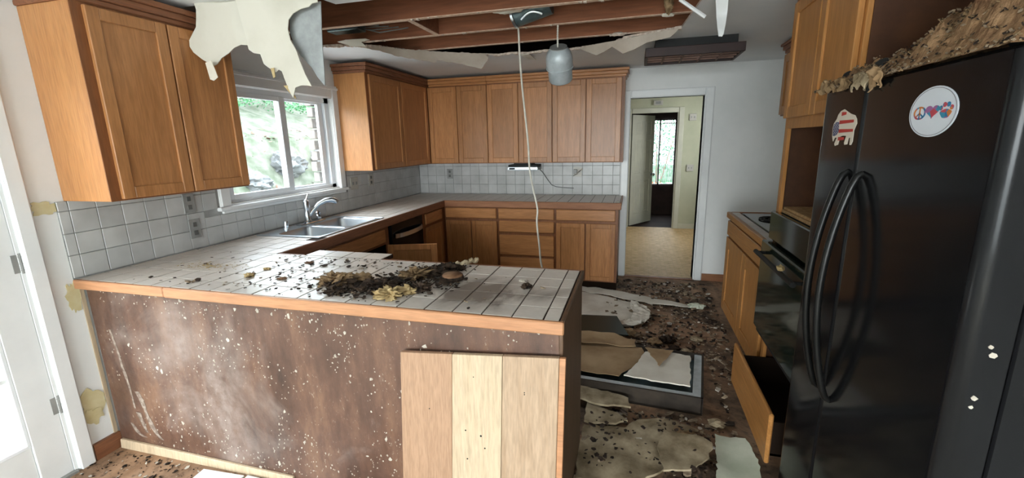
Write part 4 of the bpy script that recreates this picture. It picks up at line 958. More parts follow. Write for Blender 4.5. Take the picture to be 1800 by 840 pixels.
# stickers
def yz(pts, x): return [(x, y, z) for y, z in pts]
sx = FX-.0012
bs = thing('flag_sticker', (sx, .26, 1.53), 'bison shaped flag sticker with red and white stripes on the freezer door', 'sticker')
outl = [(.337, 1.488), (.348, 1.505), (.352, 1.53), (.347, 1.545), (.338, 1.552), (.330, 1.558), (.322, 1.572), (.305, 1.582), (.282, 1.586), (.258, 1.578), (.235, 1.570), (.205, 1.564), (.192, 1.553), (.187, 1.540), (.194, 1.530), (.200, 1.520), (.199, 1.488), (.206, 1.478), (.216, 1.478), (.218, 1.500), (.228, 1.498), (.232, 1.480), (.250, 1.478), (.254, 1.484), (.246, 1.505), (.27, 1.506), (.288, 1.503), (.296, 1.478), (.318, 1.474), (.324, 1.480), (.312, 1.500), (.326, 1.500)]
obj('silhouette', MB().prism(yz(outl, sx), (.001, 0, 0)), M['sticker_cream'], bs)
s2 = sx-.0006
for (a, b_2, z) in ((.296, .264, 1.573), (.305, .208, 1.548), (.302, .206, 1.521), (.300, .258, 1.497)):
    obj('stripe', MB().prism(yz([(a, z-.0065), (b_2, z-.004), (b_2, z+.004), (a, z+.005)], s2), (.0006, 0, 0)), M['sticker_red'], bs)
obj('star_field', MB().prism(yz([(.343, 1.506), (.347, 1.53), (.343, 1.542), (.327, 1.549), (.308, 1.548), (.303, 1.52), (.312, 1.510), (.33, 1.505)], s2), (.0006, 0, 0)), M['sticker_blue'], bs)
stz = MB()
for i in range(5):
    for j in range(4): stz.box(s2-.0005, s2, .338-i*.0075-.0012, .338-i*.0075+.0012, 1.512+j*.009+(i % 2)*.004-.0012, 1.512+j*.009+(i % 2)*.004+.0012)
obj('stars', stz, M['sticker_cream'], bs)
rs = thing('round_sticker', (sx, -.155, 1.553), 'round white sticker with peace sign, heart and paw on the fridge door', 'sticker')
cy, cz = -.155, 1.5535
def circ(r, k=40, c=(cy, cz), ry=1.55): return [(c[0]+r*ry*math.cos(2*PI*i/k), c[1]+r*math.sin(2*PI*i/k)) for i in range(k)]
def circ_r(r, k=40, c=(cy, cz), ry=1.0): return circ(r, k, c, ry)
AR = 1.5
def lc(u, v): return (cy-u*1.55, cz+v)         # local sticker coords; u to the right as seen, v up
def disc(r, k=44): return [lc(r*math.cos(2*PI*i/k), r*math.sin(2*PI*i/k)) for i in range(k)]
obj('backing', MB().prism(yz(disc(.054), sx), (.001, 0, 0)), M['sticker_white'], rs)
def ring(r0, r1, c=(0, 0), k=40, x=s2, d=.0006):
    mb = MB()
    for i in range(k):
        a, b_2 = 2*PI*i/k, 2*PI*(i+1)/k
        mb.prism(yz([lc(c[0]+r*math.cos(t), c[1]+r*math.sin(t)) for r, t in ((r0, a), (r1, a), (r1, b_2), (r0, b_2))], x), (d, 0, 0))
    return mb
obj('border_line', ring(.0500, .0512), M['sticker_grey'], rs)
pc = ring(.0110, .0145, (-.028, -.001))
for a in (90, 270, 225, 315):
    a = math.radians(a); q = Vector((-.028, -.001)); d_ = Vector((math.cos(a), math.sin(a))); e = Vector((-d_.y, d_.x))*.0014
    pc.prism(yz([lc(*(q+e)), lc(*(q-e)), lc(*(q-e+d_*.0125)), lc(*(q+e+d_*.0125))], s2), (.0006, 0, 0))
obj('peace_sign', pc, M['dye'], rs)
ht = [lc(.001+.0155*(16*math.sin(t)**3)/16, .0015+.0155*(13*math.cos(t)-5*math.cos(2*t)-2*math.cos(3*t)-math.cos(4*t))/16) for t in [2*PI*i/30 for i in range(30)]]
obj('heart', MB().prism(yz(ht, s2), (.0006, 0, 0)), M['dye'], rs)
pw = MB().prism(yz([lc(.030+.0115*math.cos(t)*(1+.15*math.sin(3*t)), -.006+.0095*math.sin(t)) for t in [2*PI*i/20 for i in range(20)]], s2), (.0006, 0, 0))
for (u, v) in ((.019, .006), (.026, .0125), (.034, .0125), (.041, .006)): pw.prism(yz([lc(u+.0038*math.cos(t), v+.0052*math.sin(t)) for t in [2*PI*i/14 for i in range(14)]], s2), (.0006, 0, 0))
obj('paw_print', pw, M['dye'], rs)

# insulation heap on the fridge and above
def heap():
    mb = MB(); nx, ny = 70, 90; xa, xb, ya, yb = 3.162, 3.985, -.36, .535; vs = []
    for i in range(nx+1):
        for j in range(ny+1):
            x = xa+(xb-xa)*i/nx; y = ya+(yb-ya)*j/ny; dx = (x-xa)/(xb-xa)
            h = .012+.10*dx**.8+.42*max(0, (.30-y))*dx**.9
            q_ = max(0, min(1, (.20-y)/.42)); h += .42*q_*dx**.7+.12*max(0, dx-.4)
            h *= 1+.35*nz(x, y, 1, 5); h += .055*nz(x, y, 3, 11)+.040*abs(nz(x, y, 7, 28))+.024*abs(nz(x, y, 9, 60))
            e = min(1, min(i, nx-i)/4, min(j, ny-j)/4)
            vs.append((x+.008*nz(x, y, 4, 20), y+.012*nz(x, y, 5, 20), min(CZ-.012, FZ+.002+max(.0, h)*e)))
    fs = [(i*(ny+1)+j, (i+1)*(ny+1)+j, (i+1)*(ny+1)+j+1, i*(ny+1)+j+1) for i in range(nx) for j in range(ny)]
    mb.add(vs, fs)
    return mb, vs
hb_, hv = heap()
hp = tag(obj('insulation_heap', hb_, M['bark_insul']), 'heap of shredded brown insulation lying on top of the refrigerator', 'debris', kind='stuff')
r_ = random.Random(9)
def heap_chips(n, size, seed, mat, nm):
    r = random.Random(seed); mb = MB()
    for _ in range(n):
        v = r.choice(hv); s = r.uniform(*size); a = r.uniform(0, 6.3); d = Vector((math.cos(a), math.sin(a), r.uniform(-.5, .8))).normalized()*s; e = d.orthogonal().normalized()*s*r.uniform(.3, .8); p = Vector(v)+Vector((0, 0, .004)); n_ = d.cross(e).normalized()*.0015
        q = [p, p+d*.5+e, p+d, p+d*.6-e]; mb.add(q+[w_+n_ for w_ in q], [(0, 1, 2, 3), (7, 6, 5, 4), (0, 4, 5, 1), (1, 5, 6, 2), (2, 6, 7, 3), (3, 7, 4, 0)])
    obj(nm, mb, mat, hp, kind='stuff')
heap_chips(6500, (.003, .009), 3, M['tan_lump'], 'tan_flakes'); heap_chips(5000, (.003, .009), 4, M['chip_mid'], 'brown_flakes'); heap_chips(3500, (.003, .009), 5, M['chip_dark'], 'dark_flakes')
# front fringe of the heap hanging over the fridge edge: torn pieces
for k, (y, wd, dp, mt, lb) in enumerate(((.40, .10, .018, 'tan_lump', 'ragged tan scrap over the freezer door left corner'), (.29, .11, .022, 'tan_lump', 'ragged tan scrap above the flag sticker'), (.17, .09, .035, 'gyp_dirty', 'torn grey brown paper scrap hanging over the fridge door gap'), (.09, .07, .045, 'gyp_brown', 'crumpled tan paper scrap drooping over the fridge door'))):
    q_ = random.Random(k+40); ol = [(wd/2, .012+.010*q_.random()), (wd*.2, .022+.012*q_.random()), (-wd*.2, .016+.012*q_.random()), (-wd/2, .010)]
    for m_ in range(8): ol.append((-wd/2+wd*(m_+.5)/8+q_.uniform(-.003, .003), -dp*q_.uniform(.15, 1.0)))
    mb = poly_mesh(ol, lambda u, v: (FX-.006-.022*abs(nz(u, v, k, 38))-.010*abs(nz(u, v, k, 90)), y+u, FZ+v+.004), (1, 0, 0), .004, .008, .006)
    tag(obj('insulation_scrap', mb, M[mt], smooth=True), lb, 'debris', 'scraps along the fridge top edge')
for k, (x, y, r, lb) in enumerate(((3.225, .43, .019, 'small black ball on the freezer door hinge corner'), (3.24, .245, .026, 'dark lump in the debris on fridge top'))):
    tag(obj('dark_ball', lump((x, y, FZ+.035+r*.4), r, r, r, k, .08, 2), M['black_matte'], smooth=True), lb, 'debris')

# ================================================================== CEILING THINGS
hd = thing('ceiling_box', (2.93, 2.41, CZ), 'dark brown ceiling box with lattice underside near the doorway', 'light fixture')
obj('housing', bx(2.66, 3.22, 2.27, 2.60, 2.15, CZ), M['black_matte'], hd)  # set-back box coloured black as the shadowed gap under the ceiling
fm = MB(); a0, a1, b0, b1 = 2.592, 3.262, 2.215, 2.625
fm.box(a0, a1, b0, b0+.02, 2.095, 2.158).box(a0, a1, b1-.02, b1, 2.095, 2.158).box(a0, a0+.02, b0+.02, b1-.02, 2.095, 2.158).box(a1-.02, a1, b0+.02, b1-.02, 2.095, 2.158).box(a0+.02, a1-.02, b0+.02, b1-.02, 2.14, 2.158)
obj('frame', fm, M['hood'], hd, bevel=.003)
for k in range(1, 4): obj('lattice_bar', bx(a0+.02, a1-.02, b0+k*.1-.006, b0+k*.1+.006, 2.100, 2.112), M['hood_slat'], hd)
for k in range(1, 5): obj('lattice_bar', bx(a0+k*.134-.006, a0+k*.134+.006, b0+.02, b1-.02, 2.099, 2.111), M['hood_slat'], hd)
obj('frame_inner_lip', bx(a0+.02, a1-.02, b0+.02, b0+.028, 2.098, 2.11), M['hood_slat'], hd)

lp = thing('hanging_lamp_can', (2.04, 1.72, 1.9), 'domed grey metal lamp can dangling from the ceiling hole on conduit', 'lamp')
LX, LY = 2.042, 1.72
obj('dome', MB().lathe((LX, LY-.02, 1.985), [(.086, 0), (.088, .01), (.088, .055), (.086, .075), (.077, .10), (.060, .122), (.050, .131), (.001, .132)], 28, (.03, -.62, 1)), M['galv'], lp, smooth=True)
obj('cylinder', MB().lathe((LX, LY+.026, 1.911), [(.060, -.012), (.074, -.004), (.080, .006), (.080, .086), (.001, .086)], 28, (.03, -.62, 1)), M['galv'], lp, smooth=True)
obj('seam_band', MB().lathe((LX, LY-.019, 1.983), [(.084, 0), (.0905, .001), (.0905, .009), (.084, .010)], 28, (.03, -.62, 1)), M['galv'], lp, smooth=True)
obj('top_disc', MB().lathe((LX, LY-.02, 1.985), [(.056, .129), (.056, .134), (.001, .135)], 28, (.03, -.62, 1)), M['galv_dark2'], lp, smooth=True)
obj('clip', bx(LX+.050, LX+.062, LY-.078, LY-.064, 1.975, 1.998), M['galv_dark'], lp)
pts = [(LX, LY-.095, 2.090), (LX-.003, LY-.085, 2.16), (LX-.005, LY-.06, 2.25), (LX-.02, LY-.03, 2.31), (LX-.05, LY-.04, 2.345), (LX-.09, LY-.045, 2.36)]
pp = []
for i in range(len(pts)-1):
    for k in range(12): pp.append(Vector(pts[i]).lerp(Vector(pts[i+1]), k/12))
obj('conduit', MB().tube(pp, [.0065 if i % 2 else .0045 for i in range(len(pp))], 8), M['cable'], lp)
vt = thing('duct_boot', (1.88, 1.50, 2.28), 'dark zinc duct boot with bright rim between joists', 'duct')
obj('shell', MB().tube([(1.80, 1.50, 2.275), (2.02, 1.48, 2.325)], .068, 20), M['galv_dark'], vt, smooth=True)
mb = MB(); mb.tube([(1.85+.13*k/12, 1.435-.02*math.sin(PI*k/12), 2.232+.022*math.sin(PI*k/12)+.02*k/12) for k in range(13)], .008, 6); obj('bright_rim', mb, M['steel'], vt)
obj('flange', MB().tube([(1.785, 1.502, 2.272), (1.80, 1.50, 2.275)], .073, 20), M['steel'], vt, smooth=True)
# long white cable from the hole to the drawers
cpts = [(1.770, 1.62, 2.30), (1.787, 1.61, 2.221), (1.796, 1.60, 2.054), (1.806, 1.60, 1.90), (1.818, 1.60, 1.766), (1.835, 1.60, 1.60), (1.846, 1.60, 1.466), (1.852, 1.60, 1.33), (1.875, 1.60, 1.195), (1.905, 1.60, 1.05), (1.900, 1.60, .954), (1.915, 1.60, .80), (1.926, 1.60, .68), (1.938, 1.60, .60), (1.945, 1.62, .40), (1.93, 1.64, .2), (1.90, 1.66, .012), (1.80, 1.70, .008)]
cc = []
for i in range(len(cpts)-1):
    p0, p1, p2, p3 = [Vector(cpts[max(0, min(len(cpts)-1, i+d))]) for d in (-1, 0, 1, 2)]
    for k in range(5):
        t = k/5; cc.append(.5*((2*p1)+(p2-p0)*t+(2*p0-5*p1+4*p2-p3)*t*t+(3*p1-p0-3*p2+p3)*t**3))
tag(obj('hanging_cable', MB().tube(cc, .0062, 8), M['cable'], smooth=True), 'long white cable hanging from the ceiling hole to the drawers', 'cable')
wr_ = MB()
for k in range(4): wr_.tube([(.62+.03*k, 1.50, 2.29), (.72+.05*k, 1.45, 2.30-.02*k), (.9+.06*k, 1.40+.02*k, 2.27-.005*k)], .004, 6)
tag(obj('loose_wires', wr_, M['cord'], smooth=True), 'loose dark wires above the rim at the left of the ceiling hole', 'wire')
jb2 = thing('junction_box', (.62, 1.45, 2.26), 'grey metal junction box between joists left of the hole', 'electrical box')
obj('box', bx(.50, .74, 1.40, 1.50, 2.262, 2.33), M['galv_dark'], jb2, bevel=.004); obj('knockout', MB().lathe((.60, 1.40, 2.295), [(.014, 0), (.014, .004), (.001, .004)], 12, (0, -1, 0)), M['galv'], jb2)

def flap(label, ol, fn, nvec, mat, th=.005, grid=.03, jag=0, name='drywall_flap', group='torn ceiling drywall flaps', parent=None, smooth=True, edge=None):
    mb = poly_mesh(ol, fn, nvec, th, grid, jag); o = obj(name, mb, mat, parent, smooth=smooth)
    if parent is None: tag(o, label, 'drywall', group)
    return o
# the two big flaps hanging at upper left: (x,z) outlines, own depth with curl
A = [(.22, 2.225), (.40, 2.225), (.392, 2.19), (.385, 2.15), (.376, 2.11), (.352, 2.08), (.330, 2.05), (.328, 2.02), (.345, 1.99), (.386, 1.955), (.438, 1.922), (.458, 1.930), (.490, 1.958), (.54, 1.978), (.585, 2.00), (.630, 2.01), (.69, 2.005), (.70, 2.12), (.70, 2.225)]
A = [(.385, 2.225)]+A[2:]
f1 = flap('left cream drywall paper flap hanging in front of the left wall cabinet', A, lambda u, v: (u, .535-.05*(2.225-v)+.035*math.sin((u-.35)*9)*(2.225-v)*3+max(0, u-.62)*.5, v), (0, -1, .0), M['gyp'], .004, .03)
flap('', [(.432, 1.932), (.470, 1.940), (.488, 1.90), (.505, 1.858), (.478, 1.842), (.455, 1.850)], lambda u, v: (u, .50+.02*(v-1.9)*5, v), (0, -1, 0), M['gyp_white'], .003, .02, name='torn_tail', parent=f1)
B = [(.655, 2.225), (.668, 2.12), (.676, 2.05), (.682, 1.982), (.705, 1.965), (.742, 1.958), (.752, 1.912), (.775, 1.895), (.80, 1.880), (.825, 1.868), (.848, 1.878), (.870, 1.868), (.885, 1.83), (.903, 1.79), (.925, 1.757), (.938, 1.739), (.950, 1.762), (.962, 1.785), (1.0, 1.792), (1.035, 1.79), (1.06, 1.785), (1.03, 1.84), (1.005, 1.90), (.985, 1.955), (.955, 2.0), (.945, 2.05), (.955, 2.09), (.985, 2.115), (1.03, 2.13), (1.075, 2.135), (1.09, 2.148), (1.12, 2.15), (1.12, 2.225)]
f2 = flap('large cream drywall paper flap hanging in front of the window', B, lambda u, v: (u, .52+.03*math.sin((u-.6)*11)*(2.225-v)*2.5, v), (0, -1, 0), M['gyp'], .004, .03)
flap('', [(1.10, 2.17), (1.03, 2.17), (.93, 2.14), (.915, 2.05), (.93, 1.99), (.96, 1.94), (1.015, 1.88), (1.04, 1.835), (1.075, 1.795), (1.080, 1.87), (1.082, 1.96), (1.090, 2.06)], lambda u, v: (u, .560+.05*(u-.95), v), (0, -1, 0), M['gyp_grey'], .004, .03, name='curled_grey_back', parent=f2)
flap('', [(.812, 1.885), (.832, 1.885), (.834, 1.845), (.822, 1.838)], lambda u, v: (u, .518, v), (0, -1, 0), M['foam'], .003, .02, name='torn_tail', parent=f2)
flap('', [(.880, 1.80), (.905, 1.80), (.938, 1.752), (.944, 1.735), (.93, 1.742)], lambda u, v: (u, .513, v), (0, -1, 0), M['foam'], .003, .02, name='torn_edge', parent=f2)
# hanging rim flaps along the far edge of the hole (flat strips drooping a little)
def zslope(u, v, y0, dz): return (u, v, CZ-.003-dz)
LA, LB = Vector((.45, 1.6)), Vector((1.45, 2.36)); RA, RB = Vector((2.10, 2.30)), Vector((2.80, 1.94))
def onrim(A, B, off, seed):          # u = share along the rim line, v = height; the sheet hangs and curls out slightly
    n_ = Vector(((B-A).y, -(B-A).x)).normalized()
    def f(u, v):
        p = A+(B-A)*u+n_*(off+.25*(CZ-v)*(.5+nz(u*4, seed, 0, 1))); return (p.x, p.y, v)
    return f
flap('long beige paper strip hanging from the rear left rim of the hole', [(.01, 2.226), (.14, 2.232), (.33, 2.216), (.54, 2.214), (.87, 2.216), (.90, 2.19), (.885, 2.15), (.85, 2.095), (.737, 2.119), (.561, 2.144), (.553, 2.127), (.45, 2.143), (.328, 2.160), (.22, 2.195), (.10, 2.215)], onrim(LA, LB, .012, 1), (.6, -.8, 0), M['gyp_tan'], .004, .03, .02)
flap('pale curled paper scrap at the left end of the torn rim', [(.56, 1.42), (.66, 1.37), (.79, 1.40), (.78, 1.47), (.68, 1.52), (.60, 1.70), (.50, 1.66)], lambda u, v: (u, v, 2.217-.10*max(0, 1.6-v)), (0, -.3, -1), M['gyp'], .003, .03, .02)
flap('zigzag beige paper flap drooping from the rim right of the lamp can', [(.0, 2.206), (.2, 2.214), (.415, 2.212), (.774, 2.216), (1.0, 2.214), (.97, 2.19), (.93, 2.168), (.83, 2.164), (.725, 2.161), (.60, 2.13), (.495, 2.112), (.43, 2.145), (.375, 2.173), (.30, 2.15), (.217, 2.131), (.10, 2.17)], onrim(RA, RB, .012, 5), (-.4, -.9, 0), M['gyp_tan'], .004, .03)
flap('small white torn paper tab beside the hanging cable', [(1.60, 2.38), (1.68, 2.38), (1.70, 2.56), (1.64, 2.52)], lambda u, v: (u, v, CZ-.012-.1*(v-2.38)), (0, 0, -1), M['gyp_white'], .003, .03)
flap('white hanging strip of ceiling tape above the brown ceiling box', [(2.925, 2.222), (2.988, 2.222), (2.992, 2.16), (2.984, 2.09), (2.976, 2.045), (2.970, 2.034), (2.952, 2.036), (2.945, 2.08), (2.940, 2.14)], lambda u, v: (u, 1.38+.02*math.sin(v*30), v), (0, -1, 0), M['trim'], .005, .02, name='tape_strip', group='ceiling scraps')
for (a, b_2, lb, nm) in (((2.742, 1.31, 2.222), (2.873, 1.31, 2.125), 'thin white stick poking down at the right rim of hole', 'white_stick'),):
    tag(obj(nm, MB().tube([a, b_2], .010, 6), M['trim']), lb, 'stick')
tag(obj('insulation_tuft', lump((2.70, 1.50, 2.26), .025, .02, .06, 3, .5), M['tan_lump'], smooth=True), 'tan insulation tuft dangling at the right rim of the hole', 'debris')
tag(obj('insulation_tuft', lump((2.70, 1.60, 2.222), .035, .015, .010, 6, .5), M['gyp_white'], smooth=True), 'white paper tuft caught on the second joist', 'debris')
tag(obj('insulation_tuft', lump((1.80, 1.32, 2.258), .09, .03, .016, 8, .5), M['gyp_white'], smooth=True), 'white plaster clump beside the zinc duct boot', 'debris')
tag(obj('plaster_clod', lump((2.40, 2.03, 2.230), .06, .02, .012, 9, .5), M['gyp_core'], smooth=True), 'pale plaster clod on the rear rim right of the lamp', 'debris')

# ================================================================== THINGS ON THE PENINSULA
ZC = CT+.0016
def onc(name, c, r, mat, label, seed, amp=.5, sub=3, fq=2.4):
    r = (r[0], r[1], r[2]*.72); o = obj(name, lump((c[0], c[1], ZC+r[2]*.4), *r, seed, amp+.15, sub, ZC, fq*1.3), M[mat], smooth=True, origin=(c[0], c[1], ZC)); return tag(o, label, 'debris', 'debris clumps on the peninsula')
onc('insulation_clump', (1.285, .215), (.065, .055, .035), 'tan_lump', 'tan crumbly clump at the left of the counter debris', 1, .7, 4, 3)
onc('insulation_clump', (1.37, .285), (.050, .03, .025), 'tan_lump', 'small tan clump behind the larger tan one on the counter', 12, .7, 3, 3)
onc('foam_lump', (1.615, .112), (.052, .048, .030), 'foam', 'yellow foam lump at the front of the counter debris', 2, .6, 4, 2.5)
onc('foam_lump', (1.665, .165), (.042, .035, .024), 'foam', 'smaller yellow foam lump touching the dark curl', 22, .7, 3, 2.5)
onc('mulch_clump', (1.70, .205), (.045, .03, .030), 'char', 'black ring like clump behind the yellow foam', 3, .7, 4, 3)
onc('mulch_clump', (1.53, .225), (.060, .045, .028), 'char', 'flat black clump in the middle of the counter debris', 4, .8, 4, 3)
onc('mulch_clump', (1.60, .36), (.055, .05, .034), 'tan_lump', 'tan and black clump behind the middle of the debris', 5, .8, 4, 3)
onc('mulch_clump', (1.655, .43), (.07, .05, .026), 'char', 'long black clump leading to the rear counter edge', 6, .8, 4, 3)
onc('mulch_clump', (1.71, .52), (.06, .04, .026), 'char', 'black clump near the rear counter edge', 7, .8, 3, 3)
onc('mulch_clump', (1.37, .095), (.035, .03, .016), 'char', 'small black clump at the front edge of the counter', 8, .8, 3, 3)
onc('mulch_clump', (2.13, .325), (.022, .022, .018), 'char', 'lone black lump on clean tiles at the right', 9, .5, 3, 3)
onc('plaster_clod', (2.10, .40), (.020, .014, .010), 'chip_light', 'tiny white plaster clod behind the lone black lump', 10, .5, 2, 3)
onc('foam_scrap', (.815, .215), (.022, .018, .016), 'foam', 'small tan scrap standing on the left counter tiles', 11, .6, 3, 3)
onc('foam_scrap', (.80, .335), (.018, .014, .009), 'foam', 'small brown scrap behind the standing tan one', 13, .6, 3, 3)
onc('foam_scrap', (1.00, .215), (.022, .014, .007), 'knot', 'flat rust coloured scrap at the middle left tiles', 14, .6, 3, 3)
onc('foam_scrap', (.93, .48), (.022, .014, .007), 'knot', 'flat rust coloured scrap near the rear counter corner', 15, .6, 3, 3)
wd_ = thing('wood_disc', (1.785, .362, ZC), 'thick brown wooden knot disc on the right of the debris', 'wood piece')
obj('disc', MB().lathe((1.785, .362, ZC), [(.040, 0), (.047, .006), (.046, .024), (.040, .029), (.001, .030)], 18), M['knot'], wd_, smooth=True); obj('bark_rim', MB().lathe((1.785, .362, ZC), [(.0475, .002), (.050, .010), (.0475, .020)], 18), M['char'], wd_)
tw = []
for k in range(22): s = k/21; tw.append((1.70+.12*s, .53+.075*s, ZC+.012+.018*s+.006*math.sin(k*1.3)))
tag(obj('curled_bark', MB().tube(tw, [.006+.007*abs(math.sin(k*.9)) for k in range(22)], 7), M['gyp_dirty'], smooth=True), 'twisted grey strip of bark jutting at the rear counter edge', 'debris')
cs = [(1.32, .20, .10, .07), (1.50, .14, .13, .07), (1.56, .24, .14, .08), (1.62, .40, .12, .08), (1.70, .52, .08, .05), (1.40, .13, .09, .05), (1.75, .28, .08, .09)]
def s1(r):
    if r.random() < .72: c = r.choice(cs); return min(2.3, max(.5, r.gauss(c[0], c[2]*.6))), min(.6, max(.03, r.gauss(c[1], c[3]*.6)))
    return min(2.2, max(.3, r.gauss(1.2, .38))), r.uniform(.03, .6)
tag(obj('dark_crumbs', chips(900, s1, (.003, .0105), lambda x, y: ZC, .25, .3, 21), M['chip_dark']), 'black crumbs strewn over the peninsula tiles', 'crumbs', kind='stuff')
tag(obj('brown_crumbs', chips(260, s1, (.003, .009), lambda x, y: ZC, .25, .3, 22), M['chip_mid']), 'brown crumbs strewn over the peninsula tiles', 'crumbs', kind='stuff')
tag(obj('bark_flakes', chips(240, lambda r: (lambda c: (r.gauss(c[0], c[2]*.55), min(.6, max(.04, r.gauss(c[1], c[3]*.55)))))(r.choice(cs)), (.007, .017), lambda x, y: ZC+.002, .5, .18, 24), M['char']), 'black bark flakes heaped among the peninsula debris', 'debris', kind='stuff')
tag(obj('sawdust_smear', chips(160, lambda r: (r.gauss(.45, .09), r.gauss(.33, .03)), (.002, .006), lambda x, y: ZC, .1, .2, 23), M['foam']), 'pale yellow shavings at the left end of the peninsula', 'crumbs', kind='stuff')
tag(obj('white_chip', lump((2.405, 2.97, CT+.010), .012, .02, .009, 2, .3, 2), M['chip_light'], smooth=True), 'white plaster chip on the back counter corner beside the doorway', 'debris')

# plank panel leaning against the peninsula
pk = thing('plank_panel', (2.03, 0, 0), 'panel of three pale boards leaning on the peninsula', 'wood panel')
def yq(z): return -.055+.050*z/.78
xs = [(1.698, 1.716), (1.909, 1.9275), (2.104, 2.120), (2.310, 2.322), (2.333, 2.345)]
def ztop(x): return .742+(x-1.716)*.072
for k, mt in enumerate(('plank_pink', 'plank_pale', 'plank_tan', 'oak_edge_x')):
    (xb0, xt0), (xb1, xt1) = xs[k], xs[k+1]; g = .0008; th = .018 if k < 3 else .014; P = []
    for z, xa, xb in ((0, xb0, xb1), (1, xt0, xt1)):
        za, zb = (0, 0) if z == 0 else (ztop(xa), ztop(xb)); jt = .001*(k % 2)
        P += [(xa+g, yq(za)-jt, za), (xb-g, yq(zb)-jt, zb), (xb-g, yq(zb)+th, zb), (xa+g, yq(za)+th, za)]
    o = obj('plank' if k < 3 else 'edge_strip', MB().hexa(P), M[mt], pk, bevel=.0015, origin=(xb0, 0, 0))
nh = MB()
for (x, z, s) in ((2.01, .68, .002), (2.035, .452, .004), (2.05, .405, .003), (1.975, .465, .003), (1.98, .35, .003), (2.20, .645, .002), (2.20, .638, .002), (1.83, .53, .002)):
    nh.tube([(x, yq(z)-.002, z), (x, yq(z)+.001, z)], s, 7)
obj('knot_mark', nh, M['slot'], pk, kind='stuff')

# ================================================================== FLOOR THINGS
for k, (x0_, x1_, y0_, y1_, a) in enumerate(((.615, .845, -.30, -.005, 3), (.855, 1.075, -.29, .003, 0), (1.085, 1.30, -.30, .006, -1))):
    o = bx(-(x1_-x0_)/2, (x1_-x0_)/2, -(y1_-y0_)/2, (y1_-y0_)/2, 0, .009); q = obj('floor_tile', o, M['trim'], bevel=.002); q.location = ((x0_+x1_)/2, (y0_+y1_)/2, .001+.004*k); q.rotation_euler = (math.radians(.8), 0, math.radians(a))
    tag(q, ['leftmost loose white tile on the floor before the peninsula', 'middle loose white tile on the floor before the peninsula', 'rightmost loose white tile on the floor before the peninsula'][k], 'tile', 'loose white floor tiles')
def fsheet(label, ol, mat, z=.004, amp=.012, th=.006, jag=.03, grid=.05, sl=(0, 0), fs=5, name='drywall_sheet', cat='drywall', group='fallen drywall sheets', ruf=0):
    cx = sum(p[0] for p in ol)/len(ol); cy = sum(p[1] for p in ol)/len(ol)
    mb = poly_mesh(ol, lambda u, v: (u, v, z+th+amp*abs(nz(u, v, z*9, fs))+ruf*abs(nz(u, v, 3, 22))+max(0, (u-cx)*sl[0]+(v-cy)*sl[1])), (0, 0, 1), th, grid, jag)
    return tag(obj(name, mb, M[mat], smooth=True), label, cat, group)
fsheet('long narrow white paper strip on the floor pointing at the cooktop cabinet', [(1.95, 3.06), (2.25, 3.0), (2.62, 2.90), (2.85, 2.78), (3.10, 2.70), (3.12, 2.65), (2.85, 2.66), (2.55, 2.72), (2.25, 2.86), (1.95, 2.93)], 'gyp_white', .012, .02, .006, .04)
fsheet('cream drywall sheet with crumpled right end on the kitchen floor', [(1.92, 2.90), (2.25, 2.84), (2.53, 2.70), (2.64, 2.62), (2.70, 2.46), (2.68, 2.24), (2.58, 2.12), (2.44, 2.12), (2.36, 2.25), (1.92, 2.18)], 'gyp_white', .004, .02, .006, .04, ruf=.0, grid=.035)
cr = [(2.56, 2.66), (2.66, 2.60), (2.73, 2.44), (2.71, 2.24), (2.62, 2.10), (2.48, 2.08), (2.46, 2.14), (2.56, 2.22), (2.59, 2.40), (2.55, 2.52)]
fsheet('ruffled white paper edge at the end of the cream sheet', cr, 'gyp_white', .024, .015, .004, .02, ruf=.035, grid=.015, name='crumpled_paper', cat='paper', group='floor papers')
fsheet('black glass panel lying flat on the kitchen floor', [(2.08, 2.17), (2.45, 2.21), (2.55, 1.85), (2.10, 1.82)], 'green_glass', .050, 0, .008, 0, name='glass_panel', cat='panel', group='floor panels')
fsheet('curled brown cardboard strip lying behind the tray', [(2.10, 1.69), (2.30, 1.70), (2.45, 1.69), (2.60, 1.64), (2.60, 1.53), (2.45, 1.52), (2.25, 1.50), (2.12, 1.49)], 'gyp_brown', .112, .03, .005, .04, name='cardboard_strip', cat='cardboard', group='floor papers')
ty = thing('framed_tray', (2.65, 1.3, 0), 'low dark tray with grey rim lying on the kitchen floor', 'tray')
def tq(u, v): # tray local -> world (u along near edge)
    o_ = Vector((2.05, 1.07)); e = Vector((2.935, 1.0))-o_; e.normalize(); f_ = Vector((.14, 1)).normalized(); p = o_+e*u+f_*v; return (p.x, p.y)
def tbox(mb, u0, u1, v0, v1, z0, z1): mb.hexa([(*tq(u, v), z) for z in (z0, z1) for u, v in ((u0, v0), (u1, v0), (u1, v1), (u0, v1))])
mb = MB(); tbox(mb, 0, .91, 0, .55, .0, .015); tbox(mb, 0, .91, 0, .012, .0, .105); tbox(mb, 0, .91, .55, .562, 0, .105); tbox(mb, .90, .912, 0, .55, 0, .105); tbox(mb, 0, .012, 0, .55, 0, .105)
obj('body', mb, M['tray_dark'], ty)
mb = MB(); tbox(mb, .012, .899, .012, .05, .094, .102); tbox(mb, .855, .899, .05, .54, .094, .102); obj('grey_rim', mb, M['galv'], ty)
mb = MB(); tbox(mb, .02, .90, .02, .54, .05, .06); obj('inner_panel', mb, M['galv_dark'], ty)
fsheet('brown cardboard sheet lying in the tray', [(2.06, 1.56), (2.40, 1.57), (2.64, 1.55), (2.66, 1.45), (2.60, 1.30), (2.50, 1.14), (2.30, 1.15), (2.06, 1.14)], 'gyp_brown', .100, .015, .005, .04, name='cardboard_sheet', cat='cardboard', group='floor papers')
